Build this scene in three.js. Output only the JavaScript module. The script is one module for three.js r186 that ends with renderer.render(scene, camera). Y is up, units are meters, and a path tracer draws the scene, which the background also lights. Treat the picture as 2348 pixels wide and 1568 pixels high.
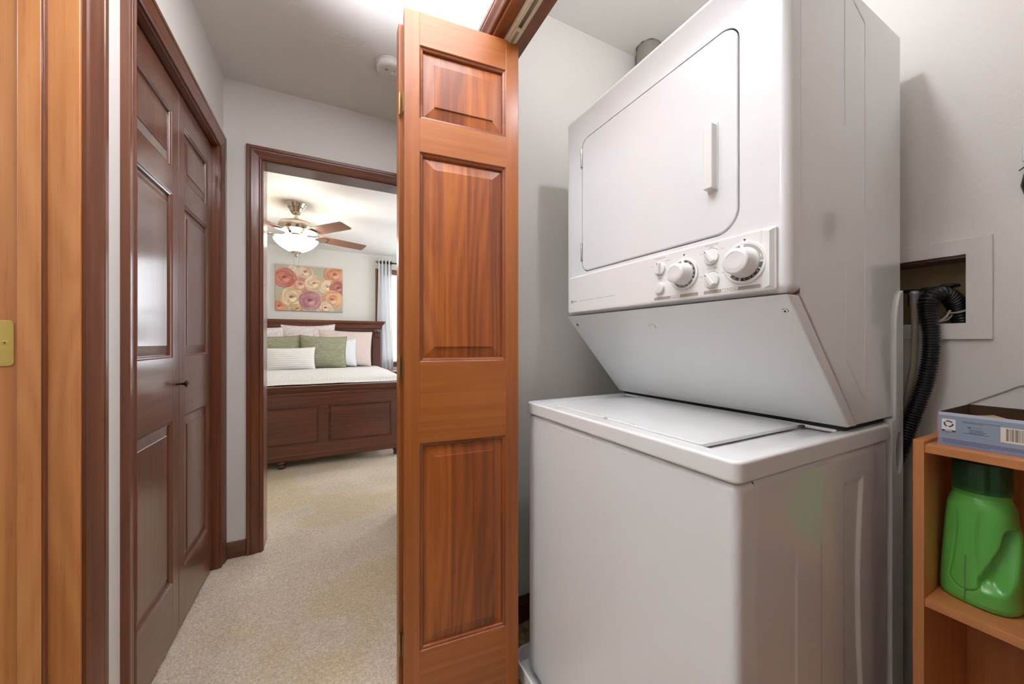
import * as THREE from 'three';
import { RoundedBoxGeometry } from 'three/addons/geometries/RoundedBoxGeometry.js';
import { mergeGeometries, toCreasedNormals, mergeVertices } from 'three/addons/utils/BufferGeometryUtils.js';
import { Brush, Evaluator, SUBTRACTION } from 'three-bvh-csg';

// ---------------------------------------------------------------- camera, sky, exposure
const scene = new THREE.Scene();
const renderer = new THREE.WebGLRenderer({ antialias: true });
renderer.toneMapping = THREE.LinearToneMapping;
renderer.toneMappingExposure = 1.3;
renderer.shadowMap.enabled = true;
const FOCAL = 830, W_PX = 2348, H_PX = 1568;
const camera = new THREE.PerspectiveCamera(2 * Math.atan(H_PX / 2 / FOCAL) * 180 / Math.PI, W_PX / H_PX, 0.02, 60);
camera.position.set(0, 1.10, 0);
camera.rotation.set(0, -26.65 * Math.PI / 180, 0);
scene.add(camera);
scene.background = new THREE.Color().setRGB(5.8, 6.1, 6.6);           // bright overcast sky, seen and let in through the windows
const LIGHT = { hall: 124.0, closet: 0.50, fan: 1.9, side: 2.4 };           // candela of the lamps, hall being the added bounce light; see their builders

// ---------------------------------------------------------------- small tools
let seed = 7;
const rnd = () => { seed = (seed * 1664525 + 1013904223) >>> 0; return seed / 4294967296; };
const names = new Map();
const numbered = (n) => { const k = names.get(n) ?? 0; names.set(n, k + 1); return k ? n + '_' + String(k).padStart(3, '0') : n; };
const tag = (o, label, category, group, kind) => { o.userData.label = label; o.userData.category = category; if (group) o.userData.group = group; if (kind) o.userData.kind = kind; return o; };
const shade = (m) => { m.castShadow = true; m.receiveShadow = true; return m; };
function mesh(name, geo, mat, parent = scene, label) {
  const m = shade(new THREE.Mesh(Array.isArray(geo) ? merge(geo) : geo, mat));
  m.name = parent === scene ? numbered(name) : name; parent.add(m);
  if (label) m.userData.label = label;
  return m;
}
function group(name, pos = [0, 0, 0], turn = 0, parent = scene) {
  const g = new THREE.Group(); g.name = parent === scene ? numbered(name) : name;
  g.position.set(...pos); g.rotation.y = turn; parent.add(g); return g;
}
const each = (name, geos, mat, parent, label) => geos.map((g) => mesh(name, g, mat, parent, label));
const struct = (name, geo, mat, label, category) => tag(mesh(name, geo, mat), label, category, null, 'structure');
function merge(list) {
  return mergeGeometries(list.map((g) => { const h = g.index ? g.toNonIndexed() : g.clone(); for (const k of Object.keys(h.attributes)) if (!['position', 'normal', 'uv'].includes(k)) h.deleteAttribute(k); if (!h.attributes.uv) h.setAttribute('uv', new THREE.BufferAttribute(new Float32Array(h.attributes.position.count * 2), 2)); h.clearGroups(); return h; }));
}
// uv in metres from the positions; the grain of wood runs along v
function metreUV(geo, along = 'y', off) {
  const g = geo.index ? geo.toNonIndexed() : geo; if (!g.attributes.normal) g.computeVertexNormals();
  const p = g.attributes.position, n = g.attributes.normal, uv = new Float32Array(p.count * 2), ax = { x: 0, y: 1, z: 2 }[along];
  const o = off ?? [rnd() * 3, rnd() * 3], a = new THREE.Vector3(), b = new THREE.Vector3(), c = new THREE.Vector3(), fn = new THREE.Vector3();
  for (let i = 0; i < p.count; i += 3) {
    a.fromBufferAttribute(p, i); b.fromBufferAttribute(p, i + 1); c.fromBufferAttribute(p, i + 2);
    fn.copy(b).sub(a).cross(c.clone().sub(a));
    const w = [Math.abs(fn.x), Math.abs(fn.y), Math.abs(fn.z)]; const rest = [0, 1, 2].filter((k) => k !== ax);
    const cross = w[rest[0]] > w[rest[1]] ? rest[1] : rest[0];
    for (let k = 0; k < 3; k++) { const q = [p.getX(i + k), p.getY(i + k), p.getZ(i + k)]; uv[(i + k) * 2] = q[cross] + o[0] + (cross === rest[0] ? 0 : 0.37); uv[(i + k) * 2 + 1] = (w[ax] > Math.max(w[rest[0]], w[rest[1]]) ? q[cross === rest[0] ? rest[1] : rest[0]] : q[ax]) + o[1]; }
  }
  g.setAttribute('uv', new THREE.BufferAttribute(uv, 2)); return g;
}
const box = (x0, x1, y0, y1, z0, z1, r = 0, seg = 2) => {
  const w = x1 - x0, h = y1 - y0, d = z1 - z0;
  const g = r > 0 ? new RoundedBoxGeometry(w, h, d, seg, Math.min(r, w / 2.01, h / 2.01, d / 2.01)) : new THREE.BoxGeometry(w, h, d);
  return g.translate((x0 + x1) / 2, (y0 + y1) / 2, (z0 + z1) / 2);
};
const wbox = (x0, x1, y0, y1, z0, z1, along, r = 0.0015) => metreUV(box(x0, x1, y0, y1, z0, z1, r, 1), along);
const ubox = (x0, x1, y0, y1, z0, z1) => metreUV(box(x0, x1, y0, y1, z0, z1), 'y', [0, 0]);
function quads(list, crease) {                                            // [[a,b,c,d],...] corner points
  const p = []; for (const [a, b, c, d] of list) p.push(...a, ...b, ...c, ...a, ...c, ...d);
  const g = new THREE.BufferGeometry(); g.setAttribute('position', new THREE.Float32BufferAttribute(p, 3));
  g.setAttribute('uv', new THREE.Float32BufferAttribute(new Float32Array(p.length / 3 * 2), 2)); g.computeVertexNormals();
  return crease ? toCreasedNormals(g, crease) : g;
}
// nested rectangles in the xy plane: [[inset, z], ...] joined by mitred slopes, the last one closed when cap
function rectLoft(x0, x1, y0, y1, loops, cap = true) {
  const at = ([i, z]) => [[x0 + i, y0 + i, z], [x1 - i, y0 + i, z], [x1 - i, y1 - i, z], [x0 + i, y1 - i, z]], q = [];
  for (let k = 0; k + 1 < loops.length; k++) { const A = at(loops[k]), B = at(loops[k + 1]); for (let j = 0; j < 4; j++) q.push([A[j], A[(j + 1) % 4], B[(j + 1) % 4], B[j]]); }
  if (cap) q.push(at(loops[loops.length - 1]));
  return quads(q);
}
const flipZ = (g) => { const h = g.clone().scale(1, 1, -1); const p = h.attributes.position.array; for (let i = 0; i < p.length; i += 9) for (let c = 0; c < 3; c++) { const t = p[i + 3 + c]; p[i + 3 + c] = p[i + 6 + c]; p[i + 6 + c] = t; } h.computeVertexNormals(); return h; };
const lathe = (pts, seg = 48) => new THREE.LatheGeometry(pts.map(([r, y]) => new THREE.Vector2(r, y)), seg);
function roundRect(x0, x1, y0, y1, r, into = new THREE.Shape()) {
  const q = Array.isArray(r) ? r : [r, r, r, r];                           // lower left, lower right, upper right, upper left
  into.moveTo(x0 + q[0], y0); into.lineTo(x1 - q[1], y0); into.absarc(x1 - q[1], y0 + q[1], q[1], -Math.PI / 2, 0); into.lineTo(x1, y1 - q[2]); into.absarc(x1 - q[2], y1 - q[2], q[2], 0, Math.PI / 2);
  into.lineTo(x0 + q[3], y1); into.absarc(x0 + q[3], y1 - q[3], q[3], Math.PI / 2, Math.PI); into.lineTo(x0, y0 + q[0]); into.absarc(x0 + q[0], y0 + q[0], q[0], Math.PI, 1.5 * Math.PI); return into;
}
const extrude = (shape, depth, bevel = 0, seg = 3) => new THREE.ExtrudeGeometry(shape, { depth: depth - 2 * bevel, bevelEnabled: bevel > 0, bevelThickness: bevel, bevelSize: bevel, bevelOffset: -bevel, bevelSegments: seg, curveSegments: 14 }).translate(0, 0, bevel);
function grid(nu, nv, f) {                                                // smooth surface from f(u, v) -> [x, y, z]
  const p = [], uv = [], id = [];
  for (let j = 0; j <= nv; j++) for (let i = 0; i <= nu; i++) { p.push(...f(i / nu, j / nv)); uv.push(i / nu, j / nv); }
  for (let j = 0; j < nv; j++) for (let i = 0; i < nu; i++) { const a = j * (nu + 1) + i; id.push(a, a + 1, a + nu + 2, a, a + nu + 2, a + nu + 1); }
  const g = new THREE.BufferGeometry(); g.setAttribute('position', new THREE.Float32BufferAttribute(p, 3)); g.setAttribute('uv', new THREE.Float32BufferAttribute(uv, 2)); g.setIndex(id); g.computeVertexNormals(); return g;
}
const tube = (pts, r, seg = 40, rad = 10, closed = false) => new THREE.TubeGeometry(new THREE.CatmullRomCurve3(pts.map((p) => new THREE.Vector3(...p)), closed, 'centripetal'), seg, r, rad, closed);
const sm = (a, b, x) => { const t = Math.min(1, Math.max(0, (x - a) / (b - a))); return t * t * (3 - 2 * t); };
const evaluator = new Evaluator(); evaluator.attributes = ['position', 'normal', 'uv'];
function cut(a, ...bs) { let A = new Brush(a); A.updateMatrixWorld(); for (const b of bs) { const B = new Brush(b); B.updateMatrixWorld(); A = evaluator.evaluate(A, B, SUBTRACTION); A.updateMatrixWorld(); } const g = A.geometry; g.clearGroups(); return g; }

// ---------------------------------------------------------------- noise and textures
const lattice = new Float32Array(65536); for (let i = 0; i < 65536; i++) lattice[i] = rnd();
function noise(x, y, px, py, s = 0) {                                     // value noise that repeats after px, py cells
  const xi = Math.floor(x), yi = Math.floor(y), fx = x - xi, fy = y - yi, u = fx * fx * (3 - 2 * fx), v = fy * fy * (3 - 2 * fy);
  const m = (a, n) => ((a % n) + n) % n, h = (i, j) => lattice[(m(i, px) * 7919 + m(j, py) * 104729 + s * 1299709) & 65535];
  const a = h(xi, yi), b = h(xi + 1, yi), c = h(xi, yi + 1), d = h(xi + 1, yi + 1);
  return a + (b - a) * u + (c - a) * v + (a - b - c + d) * u * v;
}
function dataTex(w, h, f, repeat, srgb = true) {
  const d = new Uint8Array(w * h * 4);
  for (let j = 0; j < h; j++) for (let i = 0; i < w; i++) { const c = f(i / w, j / h), o = (j * w + i) * 4; d[o] = Math.max(0, Math.min(255, c[0])); d[o + 1] = Math.max(0, Math.min(255, c[1])); d[o + 2] = Math.max(0, Math.min(255, c[2])); d[o + 3] = 255; }
  const t = new THREE.DataTexture(d, w, h); t.wrapS = t.wrapT = THREE.RepeatWrapping; t.magFilter = THREE.LinearFilter; t.minFilter = THREE.LinearMipmapLinearFilter; t.generateMipmaps = true;
  if (srgb) t.colorSpace = THREE.SRGBColorSpace; t.repeat.set(1 / repeat[0], 1 / repeat[1]); t.needsUpdate = true; return t;
}
function canvasTex(w, h, draw, srgb = true) { const c = document.createElement('canvas'); c.width = w; c.height = h; draw(c.getContext('2d'), w, h); const t = new THREE.CanvasTexture(c); if (srgb) t.colorSpace = THREE.SRGBColorSpace; t.anisotropy = 8; return t; }
// wood: pale, middle and dark tone; staves = glued boards side by side
function woodTex(pale, mid, dark, { staves = 0, s = 0, figure = 1, w = 512, h = 1024, across = 0.48, along = 1.92 } = {}) {
  return dataTex(w, h, (u, v) => {
    let uu = u, tone = 0;
    if (staves) { const k = Math.floor(u * staves); tone = (lattice[k * 37 + s * 11] - 0.5) * 0.55; uu = u; v = v + lattice[k * 53 + 5]; }
    const warp = noise(uu * 6, v * 3, 6, 3, s) * 2.2 + noise(uu * 12, v * 8, 12, 8, s + 1) * 0.5;
    const ring = 0.5 + 0.5 * Math.sin((uu * 12 + warp * figure) * Math.PI * 2);
    const streak = noise(uu * 60, v * 4, 60, 4, s + 2) * 0.6 + noise(uu * 150, v * 9, 150, 9, s + 3) * 0.4;
    const pore = noise(uu * 256, v * 40, 256, 40, s + 4), cloud = noise(uu * 4, v * 5, 4, 5, s + 6);
    let t = 0.5 + (ring - 0.5) * 0.16 * figure + (streak - 0.5) * 0.42 + (cloud - 0.5) * 0.55 + tone; if (pore > 0.8) t -= (pore - 0.8) * 1.3;
    t = Math.max(0, Math.min(1, t));
    return [0, 1, 2].map((c) => (t < 0.5 ? dark[c] + (mid[c] - dark[c]) * t * 2 : mid[c] + (pale[c] - mid[c]) * (t - 0.5) * 2));
  }, [across, along]);
}
const bumpWood = dataTex(512, 512, (u, v) => { const t = noise(u * 170, v * 8, 170, 8, 3) * 150 + noise(u * 250, v * 30, 250, 30, 9) * 80; return [t, t, t]; }, [0.4, 1.2], false);
const wood = (map, rough, coat, bump = 0.0002, coatRough = 0.16) => new THREE.MeshPhysicalMaterial({ map, roughness: rough, clearcoat: coat, clearcoatRoughness: coatRough, bumpMap: bumpWood, bumpScale: bump, side: THREE.DoubleSide });

const M = {};
M.bifold = wood(woodTex([174, 102, 32], [153, 83, 21], [122, 61, 12], { s: 1 }), 0.6, 0.5, 0.00015, 0.28);
M.bifoldPanel = wood(woodTex([184, 108, 26], [159, 83, 15], [120, 57, 8], { s: 2, staves: 7, figure: 1.6 }), 0.6, 0.5, 0.00015, 0.26);
M.bifoldMould = wood(woodTex([152, 82, 23], [131, 64, 16], [101, 46, 9], { s: 3 }), 0.6, 0.5, 0.0001, 0.22);
M.door = wood(woodTex([116, 64, 27], [97, 48, 18], [72, 33, 11], { s: 4 }), 0.5, 0.9, 0.0001, 0.15);
M.doorPanel = wood(woodTex([114, 63, 27], [97, 49, 19], [80, 37, 13], { s: 5, staves: 6 }), 0.5, 0.9, 0.00012, 0.15);
M.casing = wood(woodTex([122, 68, 28], [102, 50, 18], [76, 35, 11], { s: 6 }), 0.55, 0.8, 0.0001, 0.14);
M.jamb = wood(woodTex([212, 150, 94], [198, 132, 76], [174, 108, 56], { s: 7, figure: 1.8 }), 0.36, 0.7, 0.0001, 0.25);
M.header = wood(woodTex([150, 92, 54], [132, 76, 42], [104, 56, 30], { s: 8 }), 0.45, 0.3);
M.base = wood(woodTex([124, 78, 54], [104, 62, 42], [78, 44, 30], { s: 9 }), 0.4, 0.5);
M.bed = wood(woodTex([116, 62, 36], [98, 50, 26], [73, 34, 16], { s: 10, figure: 1.5 }), 0.4, 0.5, 0.0001, 0.2);
M.bedDark = wood(woodTex([104, 52, 34], [84, 38, 24], [58, 24, 15], { s: 11 }), 0.4, 0.5, 0.0001, 0.2);
M.shelf = wood(woodTex([216, 152, 100], [206, 138, 84], [188, 120, 66], { s: 12, figure: 0.6 }), 0.5, 0.15, 0.0001, 0.3);
M.blade = wood(woodTex([152, 102, 74], [128, 84, 60], [100, 62, 44], { s: 13 }), 0.35, 0.5, 0.0001, 0.15);
const std = (color, roughness = 0.8, o = {}) => new THREE.MeshPhysicalMaterial({ color, roughness, side: THREE.DoubleSide, ...o });
const plasterBump = dataTex(512, 512, (u, v) => { const t = noise(u * 90, v * 90, 90, 90, 2) * 120 + noise(u * 220, v * 220, 220, 220, 5) * 100; return [t, t, t]; }, [0.6, 0.6], false);
const ceilBump = dataTex(1024, 1024, (u, v) => {                            // brushed plaster ceiling: short curved ridges in patches
  const a = noise(u * 7, v * 7, 7, 7, 1) * 6.28, w = noise(u * 22, v * 22, 22, 22, 2) * 2.2;
  const r = 1 - Math.abs(noise(u * 64 + Math.cos(a) * 1.6 + w, v * 64 + Math.sin(a) * 1.6 - w, 64, 64, 3) * 2 - 1), k = sm(0.38, 0.72, noise(u * 11, v * 11, 11, 11, 4));
  const t = 60 + 190 * Math.pow(r, 4) * k; return [t, t, t];
}, [1.3, 1.3], false);
const wallMat = (c, o = {}) => std(c, 0.62, { bumpMap: plasterBump, bumpScale: 0.0003, ...o });
M.wall = wallMat(0xe0ded9); M.closetWall = wallMat(0xe6e3dc); M.bedWall = wallMat(0xdbd9d3); M.sideWall = wallMat(0xdedad0);
M.ceiling = std(0xe6e4e0, 0.85, { bumpMap: ceilBump, bumpScale: 0.0012 }); M.closetCeiling = std(0xebe9e2, 0.8, { bumpMap: plasterBump, bumpScale: 0.0003 });
const carpetMap = dataTex(2048, 2048, (u, v) => {
  const g = noise(u * 420, v * 420, 420, 420, 1), f = noise(u * 900, v * 900, 900, 900, 2), b = noise(u * 5, v * 5, 5, 5, 3), d = noise(u * 13, v * 13, 13, 13, 4), st = sm(0.58, 0.82, noise(u * 6, v * 6, 6, 6, 8)) * sm(0.3, 0.7, d);
  const t = 0.74 + (g - 0.5) * 0.16 + (f - 0.5) * 0.14 + (b - 0.5) * 0.06 + (d - 0.5) * 0.07;
  return [(206 - 10 * st) * t + 52, (193 - 14 * st) * t + 48, (174 - 26 * st) * t + 42];
}, [2.2, 2.2]);
const carpetBump = dataTex(1024, 1024, (u, v) => { const t = noise(u * 210, v * 210, 210, 210, 11) * 150 + noise(u * 440, v * 440, 440, 440, 12) * 105; return [t, t, t]; }, [1.1, 1.1], false);
M.carpet = std(0xffffff, 0.95, { map: carpetMap, bumpMap: carpetBump, bumpScale: 0.003, sheen: 0.3, sheenRoughness: 0.6, sheenColor: new THREE.Color(0xd8c8b0) });
const vinylMap = dataTex(512, 512, (u, v) => { const a = noise(u * 40, v * 40, 40, 40, 2), b = noise(u * 8, v * 8, 8, 8, 4), c = noise(u * 120, v * 120, 120, 120, 6); const t = 0.72 + (a - 0.5) * 0.35 + (b - 0.5) * 0.25 + (c - 0.5) * 0.2; return [196 * t, 164 * t, 112 * t]; }, [0.6, 0.6]);
M.vinyl = std(0xffffff, 0.4, { map: vinylMap }); M.grout = std(0x5d4a30, 0.7);
M.white = std(0xdfe2e2, 0.28, { clearcoat: 0.6, clearcoatRoughness: 0.06 });      // enamelled steel
M.whiteFace = std(0xdfe2e2, 0.30, { clearcoat: 0.45, clearcoatRoughness: 0.12 });
M.side = std(0xdfe2e2, 0.25, { clearcoat: 0.8, clearcoatRoughness: 0.04 });
M.plastic = std(0xe2e3e1, 0.4); M.lidWhite = std(0xe2e4e3, 0.3, { clearcoat: 0.4, clearcoatRoughness: 0.1 });
M.gap = std(0x1c1b1a, 0.8); M.seam = std(0x6f6c67, 0.7); M.gasket = std(0x4c4a48, 0.7);
M.chrome = std(0xb9b9b8, 0.22, { metalness: 1 }); M.nickel = std(0xcdbfae, 0.16, { metalness: 1 }); M.brass = std(0xd8be6e, 0.34, { metalness: 0.55 }); M.brassDull = std(0xa08450, 0.4, { metalness: 0.6 }); M.darkMetal = std(0x3b3128, 0.3, { metalness: 0.9 });
M.track = std(0xcfc6ae, 0.45); M.trackDark = std(0x8f8670, 0.5); M.black = std(0x17171a, 0.3); M.duct = std(0xa9a49b, 0.55, { metalness: 0.5 }); M.torn = std(0x7a6f60, 0.9);

// ---------------------------------------------------------------- the shell
const H = 2.44, HEAD = 2.05;
const XL = -0.485, XR = 0.45, XC = 0.562, ZE = -2.293;
struct('floor', [ubox(-0.62, 0.505, -0.06, 0, -2.42, 2.75), ubox(-2.35, 2.35, -0.06, 0, -6.0, -2.42)], M.carpet, 'beige cut pile carpet running from the hall into the bedroom', 'floor');
const closetFloor = struct('floor', ubox(0.505, 1.5, -0.06, -0.006, -1.3, 0.6), M.grout, 'tan patterned vinyl floor under the stacked washer and dryer', 'floor');
for (let i = 0; i < 6; i++) for (let j = 0; j < 12; j++) { const x = 0.507 + i * 0.152, z = -1.262 + j * 0.152; mesh('tile', metreUV(box(x, x + 0.150, -0.006, 0, z, z + 0.150, 0.0015, 1), 'z'), M.vinyl, closetFloor); }
struct('floor', ubox(-2.3, -0.62, -0.06, 0, -1.3, 1.0), M.vinyl, 'vinyl floor of the side room beyond the near door frame', 'floor');
struct('ceiling', [ubox(-0.62, XC, H, H + 0.1, -2.42, 2.75)], M.ceiling, 'textured white plaster ceiling over the hall', 'ceiling');
struct('ceiling', ubox(XC, 1.55, H, H + 0.1, -1.4, 0.62), M.closetCeiling, 'smooth white ceiling inside the laundry closet', 'ceiling');
struct('ceiling', ubox(-2.4, 2.4, H, H + 0.1, -6.05, -2.42), M.ceiling, 'textured white plaster ceiling over the bedroom', 'ceiling');
struct('ceiling', ubox(-2.35, -0.62, H, H + 0.1, -1.35, 1.0), M.closetCeiling, 'plain ceiling of the side room beyond the near door frame', 'ceiling');
const CL0 = -2.205, CL1 = -1.36, DR0 = -1.12, DR1 = -0.42;               // openings in the left wall: closet doors, side room
struct('wall_left', [ubox(-0.61, XL, 0, H, ZE, CL0 - 0.02), ubox(-0.61, XL, 0, H, CL1 + 0.02, DR0 - 0.02), ubox(-0.61, XL, 0, H, DR1 + 0.02, 2.7),
  ubox(-0.61, XL, HEAD + 0.02, H, CL0 - 0.02, CL1 + 0.02), ubox(-0.61, XL, HEAD + 0.02, H, DR0 - 0.02, DR1 + 0.02), ubox(-0.66, -0.61, 0, H, CL0 - 0.1, CL1 + 0.1)], M.wall, 'off white wall on the left of the hall with wood trimmed openings', 'wall');
const BX0 = -0.315, BX1 = 0.385;
struct('wall_end', [ubox(-2.4, BX0 - 0.02, 0, H, ZE - 0.12, ZE), ubox(BX1 + 0.02, 2.4, 0, H, ZE - 0.12, ZE), ubox(BX0 - 0.02, BX1 + 0.02, HEAD + 0.02, H, ZE - 0.12, ZE)], M.wall, 'off white wall at the end of the hall around the bedroom doorway', 'wall');
const LO0 = -1.115, LO1 = 0.30;
struct('wall_right', [ubox(XR, XC, 0, H, ZE, LO0 - 0.02), ubox(XR, XC, 0, H, LO1 + 0.02, 2.7), ubox(XR, XC, HEAD + 0.015, H, LO0 - 0.02, LO1 + 0.02)], M.wall, 'off white wall on the right of the hall above the laundry opening', 'wall');
struct('wall_front', ubox(-0.62, XC, 0, H, 2.7, 2.82), M.wall, 'off white wall at the near end of the hall behind the camera', 'wall');
struct('wall_closet_left', ubox(XC, 1.5, 0, H, -1.382, -1.262), M.closetWall, 'white laundry closet side wall left of the stacked washer and dryer', 'wall');
const RB = { z0: -0.455, z1: -0.290, y0: 1.146, y1: 1.312, x: 1.38 };     // recessed plumbing box in the back wall
struct('wall_closet_back', [ubox(1.38, 1.5, 0, H, -1.3, RB.z0), ubox(1.38, 1.5, 0, H, RB.z1, 0.6), ubox(1.38, 1.5, 0, RB.y0, RB.z0, RB.z1), ubox(1.38, 1.5, RB.y1, H, RB.z0, RB.z1)], M.closetWall, 'white laundry closet back wall behind the dryer and hoses', 'wall');
struct('wall_closet_right', ubox(XC, 1.5, 0, H, 0.5, 0.62), M.closetWall, 'white laundry closet side wall right of the bookcase', 'wall');
const BW = { x0: 0.69, x1: 1.66, y0: 0.78, y1: 2.16 }, RW = { z0: -5.0, z1: -3.5, y0: 0.8, y1: 2.1 };
struct('wall_bedroom_back', [ubox(-2.4, BW.x0, 0, H, -6.05, -5.93), ubox(BW.x1, 2.4, 0, H, -6.05, -5.93), ubox(BW.x0, BW.x1, 0, BW.y0, -6.05, -5.93), ubox(BW.x0, BW.x1, BW.y1, H, -6.05, -5.93)], M.bedWall, 'off white bedroom wall behind the wooden headboard', 'wall');
struct('wall_bedroom_left', ubox(-2.4, -2.28, 0, H, -5.93, -2.413), M.bedWall, 'off white bedroom wall on the far left', 'wall');
struct('wall_bedroom_right', [ubox(2.28, 2.4, 0, H, -5.93, RW.z0), ubox(2.28, 2.4, 0, H, RW.z1, -2.413), ubox(2.28, 2.4, 0, RW.y0, RW.z0, RW.z1), ubox(2.28, 2.4, RW.y1, H, RW.z0, RW.z1)], M.bedWall, 'off white bedroom wall on the right with an added window', 'wall');
struct('wall_side_room', [ubox(-2.3, -0.61, 0, H, -1.35, -1.23), ubox(-2.42, -2.3, 0, H, -1.35, 1.0), ubox(-2.3, -0.61, 0, H, 0.95, 1.07)], M.sideWall, 'cream walls of the side room beyond the near door frame', 'wall');

// ---- trim: casings swept round an opening, jamb boards, stops
const PROFILE = [[0, 0], [0, 0.008], [0.003, 0.0105], [0.008, 0.0115], [0.012, 0.0095], [0.0135, 0.0085], [0.02, 0.0098], [0.030, 0.0128], [0.038, 0.0158], [0.0435, 0.0172], [0.046, 0.0172], [0.0475, 0.0145], [0.0495, 0.0145], [0.051, 0.018], [0.0625, 0.0185], [0.066, 0.0165], [0.066, 0]];
function casing(parent, P, e, n, s0, s1, head, mat, legs = [1, 1]) {      // P origin on the wall, e along the wall, n out of it
  const pt = (s, y, b) => [P[0] + e[0] * s + n[0] * b, y, P[2] + e[2] * s + n[2] * b];
  const rev = 0.006, a0 = s0 - rev, a1 = s1 + rev, hy = head + rev;
  const sweep = (f0, f1) => { const q = []; for (let k = 0; k + 1 < PROFILE.length; k++) { const A = PROFILE[k], B = PROFILE[k + 1]; q.push([f0(A), f1(A), f1(B), f0(B)]); } return q; };
  const build = (f0, f1, along) => metreUV(quads(sweep(f0, f1), 0.5), along);
  const ax = Math.abs(e[0]) > 0.5 ? 'x' : 'z';
  if (legs[0]) mesh('casing_leg', build(([a, b]) => pt(a0 - a, 0, b), ([a, b]) => pt(a0 - a, hy + a, b), 'y'), mat, parent);
  if (legs[1]) mesh('casing_leg', build(([a, b]) => pt(a1 + a, 0, b), ([a, b]) => pt(a1 + a, hy + a, b), 'y'), mat, parent);
  mesh('casing_head', build(([a, b]) => pt(a0 - a, hy + a, b), ([a, b]) => pt(a1 + a, hy + a, b), ax), mat, parent);
}
function trimGroup(label) { const g = group('trim'); names.delete('trim'); return tag(g, label, 'door frame', null, 'structure'); }
let trimN = 0; const trim = (label) => { const g = new THREE.Group(); g.name = 'trim_' + ++trimN; scene.add(g); return tag(g, label, 'door frame', null, 'structure'); };
// near frame on the left, open to the side room
const nearFrame = trim('honey coloured door frame with a brass hinge leaf nearest the camera on the left');
casing(nearFrame, [XL, 0, 0], [0, 0, 1], [1, 0, 0], DR0, DR1, HEAD, M.casing);
mesh('jamb', wbox(-0.612, XL + 0.0005, 0, HEAD, DR0 - 0.02, DR0, 'y'), M.jamb, nearFrame);
mesh('jamb', wbox(-0.612, XL + 0.0005, 0, HEAD, DR1, DR1 + 0.02, 'y'), M.jamb, nearFrame);
mesh('jamb_head', wbox(-0.612, XL + 0.0005, HEAD, HEAD + 0.02, DR0 - 0.02, DR1 + 0.02, 'z'), M.jamb, nearFrame);
mesh('door_stop', wbox(-0.5695, -0.5355, 0, HEAD, DR0, DR0 + 0.0125, 'y', 0.002), M.jamb, nearFrame);
mesh('door_stop', wbox(-0.5695, -0.5355, 0, HEAD, DR1 - 0.0125, DR1, 'y', 0.002), M.jamb, nearFrame);
mesh('door_stop', wbox(-0.5695, -0.5355, HEAD - 0.0125, HEAD, DR0, DR1, 'z', 0.002), M.jamb, nearFrame);
mesh('stop_edge_shade', wbox(-0.5362, -0.5310, 0, HEAD - 0.0125, DR0 - 0.0005, DR0 + 0.0118, 'y', 0.0025), M.casing, nearFrame, 'dark strip painted as the shaded edge of the door stop');  // added dark strip, the shade on the stop edge is put into its colour
{ const leaf = mesh('hinge_leaf', extrude(roundRect(-0.612, -0.5785, 1.051, 1.144, [0.001, 0.008, 0.008, 0.001]), 0.0022, 0.0004, 2).translate(0, 0, DR0 - 0.0006), M.brass, nearFrame, 'brass hinge leaf with three screws');
  for (const [x, y] of [[-0.6005, 1.126], [-0.5905, 1.0985], [-0.6005, 1.068]]) {
    mesh('screw', lathe([[0, 0.0007], [0.003, 0.0008], [0.0048, 0.0003], [0.005, 0]], 20).rotateX(Math.PI / 2).translate(x, y, DR0 + 0.0016), M.brass, leaf);
    mesh('screw_slot', [box(x - 0.0018, x + 0.0018, y - 0.0005, y + 0.0005, DR0 + 0.0021, DR0 + 0.0027), box(x - 0.0005, x + 0.0005, y - 0.0018, y + 0.0018, DR0 + 0.0021, DR0 + 0.0027)], M.gap, leaf);
  } }
// closet frame on the left wall
const closetFrame = trim('dark stained wood frame around the double closet doors on the left wall');
casing(closetFrame, [XL, 0, 0], [0, 0, 1], [1, 0, 0], CL0, CL1, HEAD, M.casing);
mesh('jamb', wbox(-0.612, XL + 0.0005, 0, HEAD, CL0 - 0.02, CL0, 'y'), M.casing, closetFrame);
mesh('jamb', wbox(-0.612, XL + 0.0005, 0, HEAD, CL1, CL1 + 0.02, 'y'), M.casing, closetFrame);
mesh('jamb_head', wbox(-0.612, XL + 0.0005, HEAD, HEAD + 0.02, CL0 - 0.02, CL1 + 0.02, 'z'), M.casing, closetFrame);
// bedroom door frame
const bedFrame = trim('dark stained wood frame around the open bedroom doorway at the end of the hall');
casing(bedFrame, [0, 0, ZE], [1, 0, 0], [0, 0, 1], BX0, BX1, HEAD, M.casing);
mesh('jamb', wbox(BX0 - 0.02, BX0, 0, HEAD, ZE - 0.125, ZE + 0.0005, 'y'), M.casing, bedFrame);
mesh('jamb', wbox(BX1, BX1 + 0.02, 0, HEAD, ZE - 0.125, ZE + 0.0005, 'y'), M.casing, bedFrame);
mesh('jamb_head', wbox(BX0 - 0.02, BX1 + 0.02, HEAD, HEAD + 0.02, ZE - 0.125, ZE + 0.0005, 'x'), M.casing, bedFrame);
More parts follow.
